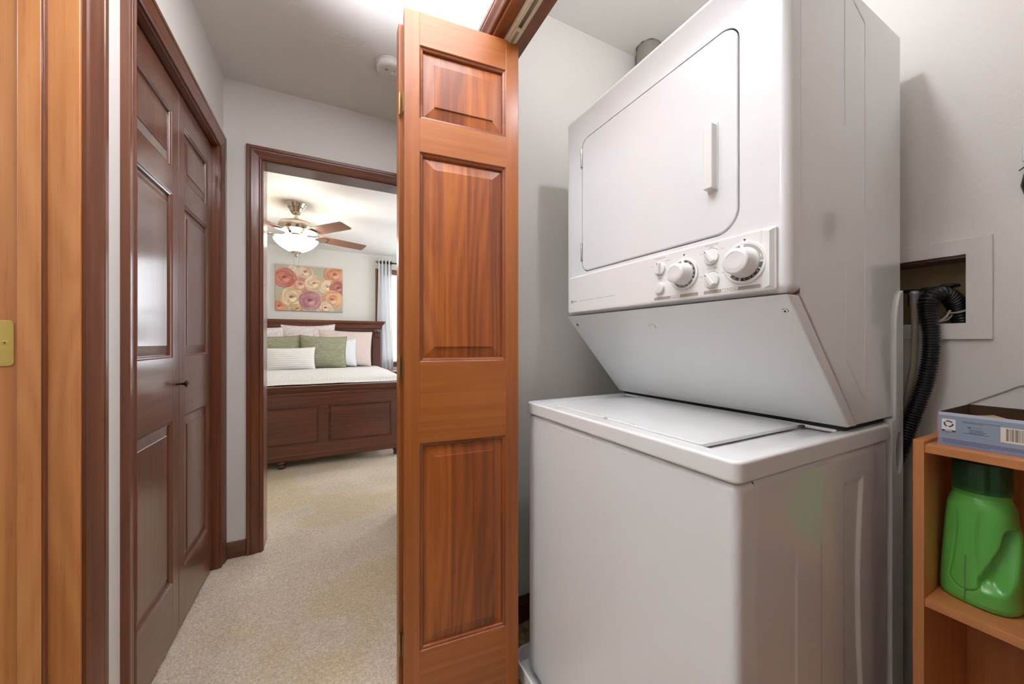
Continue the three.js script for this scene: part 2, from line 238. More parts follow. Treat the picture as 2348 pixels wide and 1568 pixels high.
// laundry opening with the bifold track
const laundryFrame = trim('wood frame and pale sliding track over the laundry closet opening');
casing(laundryFrame, [XR, 0, 0], [0, 0, 1], [-1, 0, 0], LO0, LO1, HEAD, M.casing);
mesh('jamb', wbox(XR - 0.0005, XC + 0.001, 0, HEAD, LO0 - 0.02, LO0, 'y'), M.header, laundryFrame);
mesh('jamb', wbox(XR - 0.0005, XC + 0.001, 0, HEAD, LO1, LO1 + 0.02, 'y'), M.header, laundryFrame);
mesh('jamb_head', wbox(XR - 0.0005, XC + 0.001, HEAD - 0.004, HEAD + 0.016, LO0 - 0.02, LO1 + 0.02, 'z'), M.header, laundryFrame);
{ const t = mesh('bifold_track', [box(0.484, 0.4885, 2.028, 2.046, LO0, LO1, 0.001), box(0.5125, 0.517, 2.028, 2.046, LO0, LO1, 0.001), box(0.4885, 0.4945, 2.028, 2.0305, LO0, LO1), box(0.5065, 0.5125, 2.028, 2.0305, LO0, LO1), box(0.484, 0.517, 2.0445, 2.046, LO0, LO1)], M.track, laundryFrame, 'pale metal channel of the folding door');
  mesh('pivot_bracket', extrude(roundRect(-0.011, 0.011, -0.04, 0.04, 0.0105), 0.004, 0.0008).rotateX(Math.PI / 2).translate(0.5005, 2.029, -0.985), M.track, t, 'pale plastic pivot guide in the track');
  mesh('pivot_slot', box(0.4965, 0.5045, 2.0242, 2.0256, -1.0, -0.958), M.trackDark, t); }
// baseboards
const bb = (name, geos, mat, label) => struct(name, geos, mat, label, 'baseboard');
bb('baseboard_end', wbox(XL, BX0 - 0.072, 0, 0.082, ZE, ZE + 0.013, 'x', 0.003), M.base, 'short dark wood baseboard between the closet frame and the bedroom doorway');
bb('baseboard_left', [wbox(XL, XL + 0.013, 0, 0.082, CL1 + 0.075, DR0 - 0.075, 'z', 0.003), wbox(XL, XL + 0.013, 0, 0.082, DR1 + 0.075, 2.7, 'z', 0.003)], M.base, 'dark wood baseboard along the left hall wall');
bb('baseboard_closet', [wbox(XC, 1.38, 0, 0.072, -1.262, -1.250, 'x', 0.002), wbox(XC, 1.38, 0.072, 0.1, -1.262, -1.2545, 'x', 0.003)], M.base, 'dark wood baseboard behind the washer on the closet side wall');
bb('baseboard_bedroom', [wbox(-2.28, 2.28, 0, 0.09, -5.93, -5.917, 'x', 0.003), wbox(2.267, 2.28, 0, 0.09, -5.917, -2.413, 'z', 0.003)], M.base, 'dark wood baseboard around the bedroom');

// ---------------------------------------------------------------- panelled doors
// one leaf in its own xy plane, z = thickness; rails at the heights of rows
function leafParts(parent, x0, w, y0, h, z0, t, st, rows, mats, prefix = '') {
  const x1 = x0 + w, zf = z0 + t;
  mesh('stile', wbox(x0, x0 + st, y0, y0 + h, z0, zf, 'y', 0.002), mats[0], parent);
  mesh('stile', wbox(x1 - st, x1, y0, y0 + h, z0, zf, 'y', 0.002), mats[0], parent);
  let from = y0;
  for (const [a, b] of [...rows, [y0 + h, 0]]) { mesh('rail', wbox(x0 + st - 0.001, x1 - st + 0.001, from, a, z0 + 0.0002, zf - 0.0002, 'x', 0.0015), mats[0], parent); from = b; }
  for (const [a, b] of rows) {
    const xa = x0 + st, xb = x1 - st, half = t / 2, mid = z0 + half;
    const mould = rectLoft(xa, xb, a, b, [[0, half - 0.0005], [0.0016, half - 0.0015], [0.003, half - 0.0035], [0.0062, half - 0.0045], [0.0085, half - 0.0058], [0.0098, half - 0.0085], [0.0105, half - 0.0125]], false);
    mesh('moulding', metreUV(merge([mould, flipZ(mould)]).translate(0, 0, mid), b - a > xb - xa ? 'y' : 'x'), mats[2], parent);
    const f = rectLoft(xa + 0.009, xb - 0.009, a + 0.009, b - 0.009, [[0, half - 0.0122], [0.002, half - 0.0122], [0.0325, half - 0.0062], [0.0328, half - 0.0036], [0.034, half - 0.0032]]);
    mesh('raised_panel', metreUV(merge([f, flipZ(f)]).translate(0, 0, mid), 'y'), mats[1], parent);
  }
}
const ROWS = [[0.225, 0.813], [1.044, 1.636], [1.731, 1.936]];
// folded laundry door: two hinged leaves at right angles to the opening
const bifold = tag(group('door_3'), 'folded orange brown wooden bifold door standing open in front of the laundry closet', 'door', null, 'structure');
{ const A = group('door_leaf', [0.183, 0, -1.031], -Math.atan2(0.0314, 0.3415), bifold); A.userData.label = 'front leaf facing the camera';
  leafParts(A, 0, 0.343, 0.016, 2.014, -0.035, 0.035, 0.0425, ROWS, [M.bifold, M.bifoldPanel, M.bifoldMould]);
  const B = group('door_leaf', [0.1755, 0, -1.0745], 0.01, bifold); B.userData.label = 'rear leaf hinged at the jamb';
  leafParts(B, 0, 0.343, 0.016, 2.0, -0.035, 0.035, 0.0425, ROWS, [M.bifold, M.bifoldPanel, M.bifoldMould]);
  for (const y of [1.78, 1.03, 0.235]) {
    const hg = group('hinge', [0.1785, y, -1.0705], 0, bifold); hg.userData.label = 'small brass leaf hinge';
    mesh('hinge_knuckle', lathe([[0, -0.032], [0.0032, -0.031], [0.0034, -0.012], [0.0029, -0.0115], [0.0034, -0.011], [0.0034, 0.011], [0.0029, 0.0115], [0.0034, 0.012], [0.0032, 0.031], [0, 0.032]], 14).translate(-0.0015, 0, 0.002), M.brassDull, hg);
    each('hinge_plate', [box(-0.0005, 0.001, -0.028, 0.028, -0.016, -0.001), box(0.0045, 0.006, -0.028, 0.028, 0.004, 0.020)], M.brassDull, hg);
  } }
{ const other = bifold.clone(); other.name = 'door_4'; other.position.z = 1.28; scene.add(other);  // added pair out of view, keeps hall light off the bookcase
  tag(other, 'added unseen bifold door pair at the right jamb of the laundry closet, shading the bookcase', 'door', null, 'structure'); }
// double closet doors in the left wall: leaf plane at x = -0.51
for (const [n, z, knobAt, label] of [[1, CL1 - 0.003, 0.417, 'dark stained panelled closet door leaf nearer the camera'], [2, CL1 - 0.003 - 0.4215, null, 'dark stained panelled closet door leaf next to the hall end']]) {
  const d = new THREE.Group(); d.name = 'door_' + n; d.position.set(-0.51, 0, z); d.rotation.y = Math.PI / 2; scene.add(d); tag(d, label, 'door', null, 'structure');
  leafParts(d, 0, 0.4185, 0.018, 2.024, -0.035, 0.035, 0.058, ROWS, [M.door, M.doorPanel, M.door]);
  if (n === 1) { const k = mesh('door_knob', lathe([[0, 0.032], [0.004, 0.0335], [0.005, 0.031], [0.0085, 0.032], [0.0105, 0.0335], [0.013, 0.032], [0.0128, 0.029], [0.006, 0.022], [0.0042, 0.017], [0.0042, 0.004], [0.006, 0.002], [0.006, 0]], 30).rotateX(Math.PI / 2).translate(0.3945, 0.944, 0), M.darkMetal, d, 'small bronze knob'); }
}

// ---------------------------------------------------------------- stacked washer and dryer
const LW = 0.685;
const unit = tag(group('stacked_washer_dryer', [0.5951, 0, -0.3626], 0.0145), 'white stacked washer and dryer standing in the laundry closet', 'washer dryer');
{ // local axes: x goes into the closet, y up, z towards the camera's right; the front right edge of the washer is at the origin
  const bodyX1 = 0.603;
  mesh('washer_front_panel', cut(box(0, 0.09, 0.03, 0.8635, -LW, 0, 0.014, 6), box(0.0475, 0.1, 0, 1, -0.8, 0.1)), M.whiteFace, unit);
  // washer cabinet with embossed side
  const emb = (d, y) => {
    const r = (c, w) => Math.exp(-(((d - c) / w) ** 2)), up = (t) => 1 - sm(t - 0.05, t, y);
    const right = 0.468 - 0.018 * Math.sin(Math.min(1, Math.max(0, (0.80 - y) / 0.5)) * Math.PI) * sm(0, 0.05, 0.8 - y);
    const pocket = sm(0.376, 0.384, d) * (1 - sm(right - 0.006, right + 0.003, d)) * (1 - sm(0.785, 0.805, y));
    const band = sm(0.183, 0.187, d) * (1 - sm(0.2765, 0.2805, d)) * up(0.72);
    return 0.0016 * band - 0.0055 * pocket + 0.0012 * r(0.184, 0.003) * up(0.69);
  };
  mesh('washer_cabinet', [box(0.049, bodyX1, 0.03, 0.862, -LW, -0.008, 0.003, 2)], M.side, unit);
  mesh('washer_side_panel', [grid(190, 150, (u, v) => { const d = 0.049 + u * (bodyX1 - 0.049), y = 0.03 + v * 0.832; return [d, y, -0.0015 + emb(d, y) - 0.004 * (sm(0.985, 1, u) + sm(0.99, 1, v) + 1 - sm(0, 0.008, u))]; })], M.side, unit, 'glossy side panel with pressed vertical ribs');
  mesh('washer_seam', [box(0.0470, 0.0495, 0.04, 0.861, -0.6835, -0.0030)], M.seam, unit);
  // top with an inset lid
  const topShape = roundRect(-0.006, 0.6075, -LW - 0.003, 0.004, 0.016);
  const top = extrude(topShape, 0.0385, 0.006, 5).rotateX(Math.PI / 2).translate(0, 0.9045, 0);
  const pocketCut = extrude(roundRect(0.030, 0.62, -LW + 0.021, -0.0215, 0.02), 0.02).rotateX(Math.PI / 2).translate(0, 0.9155, 0);
  mesh('washer_top', cut(top, pocketCut), M.lidWhite, unit);
  mesh('washer_back_ledge', box(0.405, 0.60, 0.898, 0.906, -LW + 0.024, -0.0245, 0.004, 3), M.lidWhite, unit);
  const lidShape = roundRect(0.0345, 0.392, -0.575, -0.088, [0.012, 0.03, 0.012, 0.012].slice());
  const lid = group('washer_lid', [0, 0, 0], 0, unit);
  mesh('lid_panel', cut(extrude(roundRect(0.0345, 0.392, -0.575, -0.088, 0.014), 0.0085, 0.0025, 4).rotateX(Math.PI / 2).translate(0, 0.9072, 0), box(0.02, 0.047, 0.8985, 0.92, -0.36, -0.262)), M.lidWhite, lid);
  mesh('lid_grip', box(0.0435, 0.052, 0.8985, 0.9052, -0.357, -0.265, 0.002), M.lidWhite, lid);
  each('lid_hinge', [box(0.384, 0.398, 0.899, 0.9062, -0.0875, -0.081), box(0.384, 0.398, 0.899, 0.9062, -0.582, -0.5755)], M.gasket, lid);
  // support posts carrying the dryer, behind the washer
  for (const s of [0, 1]) {
    const sh = new THREE.Shape(); sh.moveTo(0.612, 0.02); sh.lineTo(0.680, 0.02); sh.lineTo(0.682, 1.228); sh.bezierCurveTo(0.662, 1.234, 0.638, 1.19, 0.636, 1.13); sh.lineTo(0.635, 0.96); sh.lineTo(0.6335, 0.915); sh.lineTo(0.612, 0.912); sh.lineTo(0.612, 0.02);
    const hole = new THREE.Path(); hole.absellipse(0.655, 0.828, 0.0185, 0.05, 0, Math.PI * 2); sh.holes.push(hole);
    mesh('support_post', extrude(sh, 0.018, 0.0025, 3).translate(0, 0, s ? -LW - 0.004 : -0.014), M.white, unit);
  }
  mesh('hand_hole', box(0.63, 0.68, 0.77, 0.89, -0.03, -0.007), M.gap, unit);
  // dryer cabinet: side view polygon
  const Y0 = 0.918, Y1 = 1.192, YT = 1.8635, DF = 0.155;
  const side = new THREE.Shape(); side.moveTo(0.1975, Y1); side.lineTo(0.1975, YT - 0.002); side.lineTo(0.68, YT - 0.002); side.lineTo(0.68, Y0); side.lineTo(0.4395, Y0); side.lineTo(0.1975, Y1);
  mesh('dryer_cabinet', extrude(side, LW - 0.002, 0.003, 3).translate(0, 0, -LW + 0.001), M.side, unit);
  const rib = (pts) => tube(pts.map(([d, y]) => [d, y, -0.0018]), 0.0026, pts.length * 30, 10);
  const line = (pts) => merge(pts.slice(1).map((q, i) => tube([[pts[i][0], pts[i][1], -0.0062], [q[0], q[1], -0.0062]], 0.0062, 2, 40)));
  mesh('dryer_side_crease', [line([[0.4775, 1.815], [0.4775, 0.967], [0.386, 1.062], [0.386, 1.262]]), line([[0.379, 1.56], [0.379, 1.86]]), line([[0.379, 1.86], [0.4775, 1.815]])], M.side, unit);
  mesh('dryer_seam', [box(0.1955, 0.1982, Y1, YT - 0.004, -LW + 0.003, -0.0018)], M.seam, unit);
  // dryer front with the door pocket
  const DZ0 = -0.5955, DZ1 = -0.0915, DY0 = 1.331, DY1 = 1.7605;
  const turn = (g) => g.rotateY(-Math.PI / 2);                            // shapes drawn in (z, y): x of the shape = local z, extruded towards the hall
  const front = cut(box(DF, 0.26, Y1, YT, -LW, 0, 0.017, 6), box(0.196, 0.3, 1, 2, -0.8, 0.1));
  const pocketShape = roundRect(DZ0 - 0.0025, DZ1 + 0.003, DY0 - 0.003, DY1 + 0.0025, [0.03, 0.05, 0.04, 0.03]);
  const pocket = turn(extrude(pocketShape, 0.05)).translate(DF + 0.022, 0, 0);
  mesh('dryer_front', cut(front, pocket), M.whiteFace, unit);
  const door = group('dryer_door', [0, 0, 0], 0, unit);
  mesh('door_skin', turn(extrude(roundRect(DZ0, DZ1, DY0, DY1, [0.028, 0.047, 0.037, 0.028]), 0.018, 0.004, 5)).translate(DF + 0.0165, 0, 0), M.whiteFace, door);
  mesh('door_gasket', turn(extrude(roundRect(DZ0 - 0.002, DZ1 + 0.0022, DY0 - 0.0022, DY1 + 0.002, [0.029, 0.049, 0.039, 0.029]), 0.004)).translate(DF + 0.022, 0, 0), M.gap, door);
  const hd = new THREE.Shape(); hd.moveTo(0, 0); hd.lineTo(0.004, -0.019); hd.lineTo(0.0245, -0.0205); hd.lineTo(0.026, 0); hd.lineTo(0, 0);
  mesh('door_handle', [box(DF - 0.0205, DF - 0.0015, 1.4305, 1.5705, -0.1555, -0.135, 0.0025, 3), box(DF - 0.004, DF, 1.427, 1.574, -0.157, -0.1325, 0.0015)], M.plastic, door, 'white plastic bar handle');
  for (const y of [1.704, 1.3955]) { const hg = mesh('door_hinge', lathe([[0, -0.03], [0.0036, -0.0295], [0.0036, -0.0102], [0.003, -0.01], [0.0036, -0.0098], [0.0036, 0.0098], [0.003, 0.01], [0.0036, 0.0102], [0.0036, 0.0295], [0, 0.03]], 14).translate(DF - 0.001, y, -0.5985), M.chrome, door, 'small chrome hinge'); }
  // control panel
  const PY0 = 1.1985, PY1 = 1.3185, PZ0 = -0.662, PZ1 = -0.0175, PX = DF - 0.0065;
  const panel = group('control_panel', [0, 0, 0], 0, unit);
  mesh('panel_face', [turn(extrude(roundRect(PZ0, PZ1, PY0, PY1, 0.005), 0.012, 0.0035, 4)).translate(DF + 0.0055, 0, 0)], M.plastic, panel);
  { const a = PX, b = PX - 0.0075, q = [[[a, PY0 + 0.004, PZ1 - 0.024], [a, PY1 - 0.004, PZ1 - 0.024], [b, PY1 - 0.009, PZ1 - 0.008], [b, PY0 + 0.009, PZ1 - 0.008]], [[b, PY0 + 0.009, PZ1 - 0.008], [b, PY1 - 0.009, PZ1 - 0.008], [a, PY1 - 0.004, PZ1 - 0.0028], [a, PY0 + 0.004, PZ1 - 0.0028]], [[a, PY1 - 0.004, PZ1 - 0.024], [a, PY1 - 0.004, PZ1 - 0.0028], [b, PY1 - 0.009, PZ1 - 0.008]], [[a, PY0 + 0.004, PZ1 - 0.024], [b, PY0 + 0.009, PZ1 - 0.008], [a, PY0 + 0.004, PZ1 - 0.0028]]].map((k) => (k.length === 3 ? [...k, k[2]] : k));
    mesh('panel_end', quads(q), M.plastic, panel); }
  const S = 3100, inkW = Math.round((PZ1 - PZ0 - 0.03) * S), inkH = Math.round((PY1 - PY0 - 0.01) * S);
  const zc = [-0.0745, -0.212], yc = 1.2587, IZ0 = PZ0 + 0.004, IZ1 = PZ1 - 0.026, IY0 = PY0 + 0.005, IY1 = PY1 - 0.005;
  const print = canvasTex(inkW, inkH, (c, w, h) => {
    c.fillStyle = '#e2e3e1'; c.fillRect(0, 0, w, h);
    const X = (z) => (z - IZ0) / (IZ1 - IZ0) * w, Yp = (y) => (IY1 - y) / (IY1 - IY0) * h, k = w / (IZ1 - IZ0);
    const text = (s, z, y, size, col, style = '', align = 'center') => { c.font = style + ' ' + Math.round(size * k) + 'px sans-serif'; c.fillStyle = col; c.textAlign = align; c.textBaseline = 'middle'; c.fillText(s, X(z), Yp(y)); };
    c.fillStyle = '#a49d94';
    c.fillRect(X(-0.2985), Yp(1.2125), X(-0.1765) - X(-0.2985), 0.0073 * k); c.fillRect(X(-0.1625), Yp(1.2125), X(-0.0445) - X(-0.1625), 0.0073 * k);
    text('DRYER', -0.237, 1.2089, 0.0088, '#f1efec', 'italic bold'); text('WASHER', -0.106, 1.2089, 0.0088, '#f1efec', 'italic bold');
    c.fillStyle = '#3a3836'; for (const z of [-0.0745, -0.212]) { const y = z > -0.1 ? 1.3065 : 1.3055; c.beginPath(); c.moveTo(X(z - 0.0027), Yp(y)); c.lineTo(X(z + 0.0027), Yp(y)); c.lineTo(X(z), Yp(y - 0.0052)); c.fill(); }
    text('TEMPERATURE', -0.2800, 1.3095, 0.0048, '#8d8a86'); text('TEMPERATURE', -0.1445, 1.3108, 0.0048, '#8d8a86'); text('LOAD SIZE', -0.1435, 1.2605, 0.0048, '#8d8a86'); text('START', -0.2790, 1.2590, 0.0044, '#8d8a86');
    c.strokeStyle = '#6f6c69'; c.lineWidth = 0.0008 * k;
    for (const [z, y] of [[-0.1445, 1.2848], [-0.1435, 1.2342]]) { c.beginPath(); c.arc(X(z), Yp(y), 0.0187 * k, -Math.PI * 0.78, -Math.PI * 0.22); c.stroke(); const [m, l, r] = y > 1.26 ? ['WARM', 'HOT', 'COLD'] : ['MEDIUM', 'SMALL', 'LARGE']; text(m, z, y + 0.0212, 0.0032, '#8a8784'); text(l, z - 0.0245, y + 0.0105, 0.0032, '#9a9794'); text(r, z + 0.0245, y + 0.0125, 0.0032, '#9a9794'); }
    text('OFF', -0.3035, 1.2925, 0.0036, '#7d7a77'); text('REGULAR', -0.2565, 1.3000, 0.0034, '#8a8784');
    c.strokeStyle = '#2c2b2a'; c.lineWidth = 0.0013 * k; c.beginPath(); c.roundRect(X(-0.6465), Yp(1.2398), 0.0068 * k, 0.0085 * k, 0.0015 * k); c.stroke(); c.beginPath(); c.moveTo(X(-0.6432), Yp(1.2382)); c.lineTo(X(-0.6415), Yp(1.2336)); c.lineTo(X(-0.6440), Yp(1.2352)); c.stroke();
    text('MAYTAG', -0.6375, 1.2356, 0.0052, '#6b6967', 'bold', 'left');
    c.fillStyle = '#bcb9b5'; for (const [a, b] of [[-0.604, -0.582], [-0.576, -0.566], [-0.560, -0.534], [-0.524, -0.490], [-0.480, -0.440]]) for (let z = a; z < b; z += 0.0042) c.fillRect(X(z), Yp(1.2368), 0.0028 * k, 0.003 * k);
  });
  const plate = new THREE.PlaneGeometry(IZ1 - IZ0, IY1 - IY0).rotateY(-Math.PI / 2).translate(PX - 0.0004, (IY0 + IY1) / 2, (IZ0 + IZ1) / 2);
  mesh('panel_print', plate, std(0xffffff, 0.4, { map: print }), panel, 'printed markings of the control panel');
  // dials: skirt with printed scale, cone knob
  const scale = (r, arcs) => canvasTex(512, 512, (c) => {
    c.fillStyle = '#e2e3e1'; c.fillRect(0, 0, 512, 512); const R0 = 256 / r;
    for (const [a0, a1, col] of arcs) { c.strokeStyle = col; c.lineWidth = 0.0062 * R0; c.beginPath(); c.arc(256, 256, (r - 0.0068) * R0, (a0 - 90) * Math.PI / 180, (a1 - 90) * Math.PI / 180); c.stroke(); }
    c.fillStyle = '#eeece8'; c.font = 'bold 24px sans-serif'; c.textAlign = 'center'; c.textBaseline = 'middle';
    for (const [a, s] of arcs.flatMap((q) => q[3] ?? [])) { c.save(); c.translate(256, 256); c.rotate(a * Math.PI / 180); c.translate(0, -(r - 0.0068) * R0); c.fillText(s, 0, 1); c.restore(); }
    c.strokeStyle = '#a8a5a1'; c.lineWidth = 1.5; for (let a = 0; a < 360; a += 9) { const t = a * Math.PI / 180; c.beginPath(); c.moveTo(256 + Math.sin(t) * (r - 0.0125) * R0, 256 - Math.cos(t) * (r - 0.0125) * R0); c.lineTo(256 + Math.sin(t) * (r - 0.0145) * R0, 256 - Math.cos(t) * (r - 0.0145) * R0); c.stroke(); }
  });
  const dial = (z, y, r, arcs, label) => {
    const face = (g) => g.rotateZ(Math.PI / 2);                           // lathe axis towards the hall
    mesh('dial_skirt', face(lathe([[r, 0], [r, 0.003], [r - 0.0012, 0.0042], [r - 0.0022, 0.0042]], 64)).translate(PX, y, z), M.plastic, panel, label);
    const disc = new THREE.CircleGeometry(r - 0.002, 64).rotateY(-Math.PI / 2).translate(PX - 0.0040, y, z);
    mesh('dial_scale', disc, std(0xffffff, 0.4, { map: scale(r - 0.002, arcs) }), panel);
    const k = r / 0.0426;
    mesh('dial_knob', face(lathe([[0.0305 * k, 0.004], [0.0300 * k, 0.007], [0.0275 * k, 0.0085], [0.0272 * k, 0.011], [0.0262 * k, 0.028], [0.0256 * k, 0.0325], [0.0232 * k, 0.0352], [0.0180 * k, 0.0360], [0.0172 * k, 0.0350], [0.0164 * k, 0.0359], [0.010 * k, 0.0352], [0, 0.0350]], 64)).translate(PX, y, z), M.plastic, panel);
  };
  dial(zc[0], yc, 0.0424, [[-62, -12, '#7c7a77'], [0, 92, '#a9a6a0', [[75, 'ooo']]], [97, 116, '#6b6966'], [120, 190, '#3d3835', [[128, '14'], [146, '12'], [160, '8'], [178, '6']]], [196, 228, '#6b6966', [[212, '18']]]], 'washer timer dial');
  dial(zc[1], yc, 0.0370, [[-58, -10, '#7c7a77'], [6, 118, '#4a4644', [[30, 'DRY'], [58, 'MORE'], [84, '60'], [104, '40']]], [124, 150, '#8a8784'], [155, 235, '#97938f', [[172, '50'], [198, '30'], [220, '20']]]], 'dryer timer dial');
  const selector = (z, y, r, turnBy) => {
    const g = [lathe([[r, 0], [r, 0.004], [r - 0.001, 0.005], [0, 0.006]], 40).rotateZ(Math.PI / 2)];
    const bar = new RoundedBoxGeometry(0.010, r * 1.9, r * 0.62, 3, 0.003).translate(-0.0085, 0, 0); g.push(bar.rotateX(turnBy));
    const s = mesh('selector_knob', g, M.plastic, panel); s.geometry.translate(PX, y, z);
    const m = box(-0.0142, -0.0134, r * 0.55, r * 0.85, -0.0006, 0.0006).rotateX(turnBy).translate(PX, y, z); mesh('selector_mark', m, M.gasket, panel);
  };
  selector(-0.1445, 1.2848, 0.0168, -0.62); selector(-0.1435, 1.2342, 0.0168, -0.62); selector(-0.2795, 1.2835, 0.0158, 0.04);
  mesh('push_button', lathe([[0.0135, 0], [0.0135, 0.007], [0.0125, 0.0086], [0, 0.0092]], 40).rotateZ(Math.PI / 2).translate(PX, 1.2347, -0.2790), M.plastic, panel, 'round white push button');
  // sloping panel under the dryer front
  const sl = new THREE.Shape(); sl.moveTo(DF + 0.001, Y1 - 0.0035); sl.lineTo(0.1955, Y1 - 0.0035); sl.lineTo(0.4375, Y0 - 0.002); sl.lineTo(0.4000, Y0 - 0.002); sl.lineTo(DF + 0.001, Y1 - 0.0035);
  mesh('lower_panel', extrude(sl, LW - 0.002, 0.0045, 4).translate(0, 0, -LW + 0.001), M.whiteFace, unit, 'sloping white panel above the washer');
  const nx = -(Y1 - Y0), ny = -(0.40 - DF), nl = Math.hypot(nx, ny), N = new THREE.Vector3(nx / nl, ny / nl, 0);
  const onSlope = (g, d, z, lift = 0) => { const y = Y1 + (d - DF) / (0.40 - DF) * (Y0 - Y1); const q = new THREE.Quaternion().setFromUnitVectors(new THREE.Vector3(0, 1, 0), N); return g.applyQuaternion(q).translate(d + N.x * lift, y + N.y * lift, z); };
  for (const z of [-0.0187, -0.656]) { mesh('panel_screw', onSlope(lathe([[0, 0.0012], [0.0035, 0.0015], [0.0055, 0.0008], [0.0058, 0]], 20), 0.1830, z, 0.0016), M.chrome, unit, 'small screw'); mesh('screw_hole', onSlope(lathe([[0, 0.0003], [0.0022, 0.0002], [0.0024, 0]], 14), 0.1830, z, 0.0030), M.gap, unit); }
  mesh('panel_latch', onSlope(new RoundedBoxGeometry(0.014, 0.006, 0.019, 2, 0.0015), 0.1985, -0.346, 0.0030), M.plastic, unit, 'tiny white plastic clip');
  mesh('dryer_base_gap', [box(0.408, 0.67, 0.9065, 0.9175, -LW + 0.02, -0.012)], M.gap, unit);
}
{ // drain pan
  const pan = tag(group('drain_pan', [0.5951, 0, -0.3626], 0.0145), 'shallow white plastic drain pan under the washer', 'drain pan');
  const sh = roundRect(-0.036, 0.70, -LW - 0.055, 0.020, 0.05), inner = roundRect(-0.029, 0.693, -LW - 0.048, 0.013, 0.043, new THREE.Path()); sh.holes.push(inner);
  mesh('pan_rim', extrude(sh, 0.052, 0.0018, 3).rotateX(Math.PI / 2).translate(0, 0.053, 0), M.plastic, pan);
  mesh('pan_floor', extrude(roundRect(-0.030, 0.694, -LW - 0.049, 0.014, 0.043), 0.004).rotateX(Math.PI / 2).translate(0, 0.005, 0), M.plastic, pan);
  each('pan_support', [box(0.02, 0.06, 0.005, 0.031, -0.62, -0.58), box(0.02, 0.06, 0.005, 0.031, -0.11, -0.07), box(0.54, 0.58, 0.005, 0.031, -0.62, -0.58), box(0.54, 0.58, 0.005, 0.031, -0.11, -0.07)], M.gasket, pan);
}

